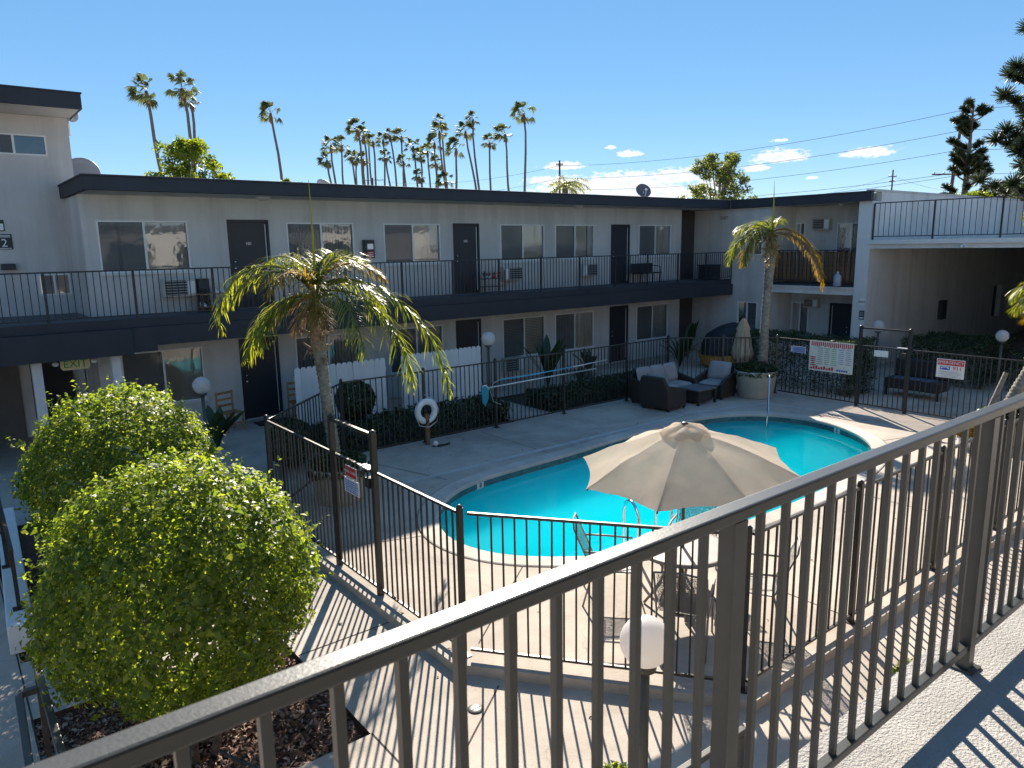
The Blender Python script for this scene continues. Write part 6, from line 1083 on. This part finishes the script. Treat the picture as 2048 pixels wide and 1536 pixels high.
# bottle-brush pines at the right
def pine(label, az, D, ztop, spread, n_, seed, zlow=3.0, cr_=.45):
    b0 = pol(az, D); t = thing('pine_tree', label, 'pine tree', b0, 'dark pines at the right'); rnd = random.Random(seed); MB().tube([b0, b0 + V(.1, .1, ztop * .5), b0 + V(0, 0, ztop)], [.32, .22, .05], 8).build('trunk', 'bark_far', t, True); vs = []; cl = []
    for k in range(n_):
        u = rnd.random(); z = zlow + (ztop - zlow) * u; a = rnd.uniform(0, 6.283); r_ = spread * (1 - u * .62) * rnd.uniform(.35, 1); p = b0 + V(r_ * math.cos(a), r_ * math.sin(a), z + .4 * r_); q = b0 + V(0, 0, z - .25); MB().tube([q, q.lerp(p, .55) - V(0, 0, .1), p], [.07, .05, .03], 5).build('limb', 'bark_far', t, True)
        for w_ in (1.0, .78, .58): cl.append((tuple(q.lerp(p, w_) + V(0, 0, .08)), cr_ * (1.0 if w_ == 1 else .75)))
    C_ = np.array([c for c, _ in cl]); Rr = np.array([r_ for _, r_ in cl]); per = 150; d = unit(per * len(C_)); d[:, 2] = d[:, 2] * .8 + .15; base = np.repeat(C_, per, 0); R2 = np.repeat(Rr, per)[:, None]; tip = base + d * R2 * RNG.uniform(.75, 1.05, (len(d), 1)); s_ = np.cross(d, RNG.normal(0, 1, d.shape)); s_ /= np.linalg.norm(s_, axis=1, keepdims=True); wv = .028 * s_; vv = np.stack([base - wv, base + wv, tip + wv * .4, tip - wv * .4], 1).reshape(-1, 3); add_np('needles', vv, np.arange(len(vv)).reshape(-1, 4), 'pine_leaf', t)
pine('dark bottle-brush pine beside the utility pole at the right', 69.4, 58, 12.4, 2.1, 60, 3, 3.5, .38); pine('large dark pine cut by the right edge of the picture', 73.8, 40, 16.2, 2.9, 80, 8, 4.2, .55)
# utility poles and wires
def upole(label, az, D, z, arms=(), lean=0):
    b0 = pol(az, D); t = thing('utility_pole', label, 'utility pole', b0, 'utility poles beyond the roofs'); tp = b0 + V(0, 0, z) + rt * lean; MB().tube([b0, tp], [.16, .11], 8).build('pole', 'pole_wood', t, True)
    for za, wa in arms: c = b0.lerp(tp, za / z); MB().bar(c - rt * wa, c + rt * wa, .1, .1).build('crossarm', 'pole_wood', t); [MB().lathe([(.05, .05), (.06, .15), (.02, .2)], c + rt * (k * wa), 8).build('insulator', 'alu', t, True) for k in (-.9, -.45, .45, .9)]
    return tp
pA = upole('tall dark utility pole behind the pine at the right', 68.2, 66, 14.0, ((8.9, 1.6),), .9); pB = upole('short rust-brown utility pole behind the feathery palm', 42.09, 88, 13.7, ((13.2, .4),)); pC = upole('small utility pole far beyond the terrace parapet', 65.1, 130, 14.6, ((13.6, .6), (12.9, .5))); pD = upole('utility pole with crossarms among the fan palm trunks', 28.1, 135, 16.2, ((15.8, 1.9), (13.6, 1.9))); pE = upole('low utility pole with a crossarm beside the palm spear above the roof', 23.7, 120, 13.9, ((13.5, 1.5),))
def wire(label, a, b_, sag): t = thing('overhead_wire', label, 'wire', a, 'overhead wires'); MB().tube([a.lerp(b_, k / 24) - V(0, 0, sag * 4 * (k / 24) * (1 - k / 24)) for k in range(25)], .016, 5).build('cable', 'wire', t); return t
for k, (za, zb, sg) in enumerate(((-.5, -.6, .9), (-1.95, -2.0, .9), (-3.35, -3.2, .9), (-5.0, -4.6, .8), (-5.2, -4.9, 1.0))): wire('%s overhead wire strung between the right pole and the short brown pole' % ['topmost', 'second', 'third', 'fourth', 'lowest'][k], pA + V(0, 0, za), pB + V(0, 0, zb), sg)
far = pol(80, 62); far2 = pol(8, 170)
for k, za in enumerate((-.4, -1.9, -3.3, -5.0)): wire('%s wire running off to the right from the tall pole' % ['topmost', 'second', 'third', 'lowest'][k], pA + V(0, 0, za), V(far.x, far.y, pA.z + za + .4), .6)
for k, za in enumerate((-.6, -2.0)): wire('%s wire running left from the short brown pole past the palm trunks' % ['upper', 'lower'][k], pB + V(0, 0, za), V(pD.x, pD.y, pD.z - .4 - k * 2.2), 1.2)
wire('wire from the small far pole towards the right', pC + V(0, 0, -.9), pol(71, 125, 10.2), .8); wire('wire from the small far pole towards the left', pC + V(0, 0, -.9), pol(57, 140, 11.3), .8)
# low far buildings that show just above the roof line
def far_block(label, az0, az1, D, z, mat, red=False):
    a, b_ = pol(az0, D), pol(az1, D); d = (b_ - a).normalized(); nrm = V(-d.y, d.x, 0); t = thing('distant_building', label, 'building', (a + b_) / 2, 'low buildings far beyond the roof'); pts = [(p.x, p.y) for p in (a, b_, b_ + nrm * 14, a + nrm * 14)]; MB().prism(pts, 0, z).build('wall', mat, t); q = offset(pts, .4); MB().prism(q, z + .01, z + .45).build('roof', 'roofing' if not red else 'brickred', t)
    for k in range(5): p = a.lerp(b_, (k + .5) / 5) - nrm * .06; MB().prism([(p.x - d.x * .8, p.y - d.y * .8), (p.x + d.x * .8, p.y + d.y * .8), (p.x + d.x * .8 + nrm.x * .05, p.y + d.y * .8 + nrm.y * .05), (p.x - d.x * .8 + nrm.x * .05, p.y - d.y * .8 + nrm.y * .05)], z - 2.2, z - .9).build('window', 'ac_dark', t)
far_block('pale low building far behind the last fan palm trunks', 37.4, 41.2, 105, 9.9, 'far_wall'); far_block('pale low building far beyond the roof left of the satellite dish', 43.8, 46.2, 112, 9.6, 'far_wall'); far_block('brick-red low building far beyond the roof', 46.0, 46.9, 108, 9.8, 'brickred', True)
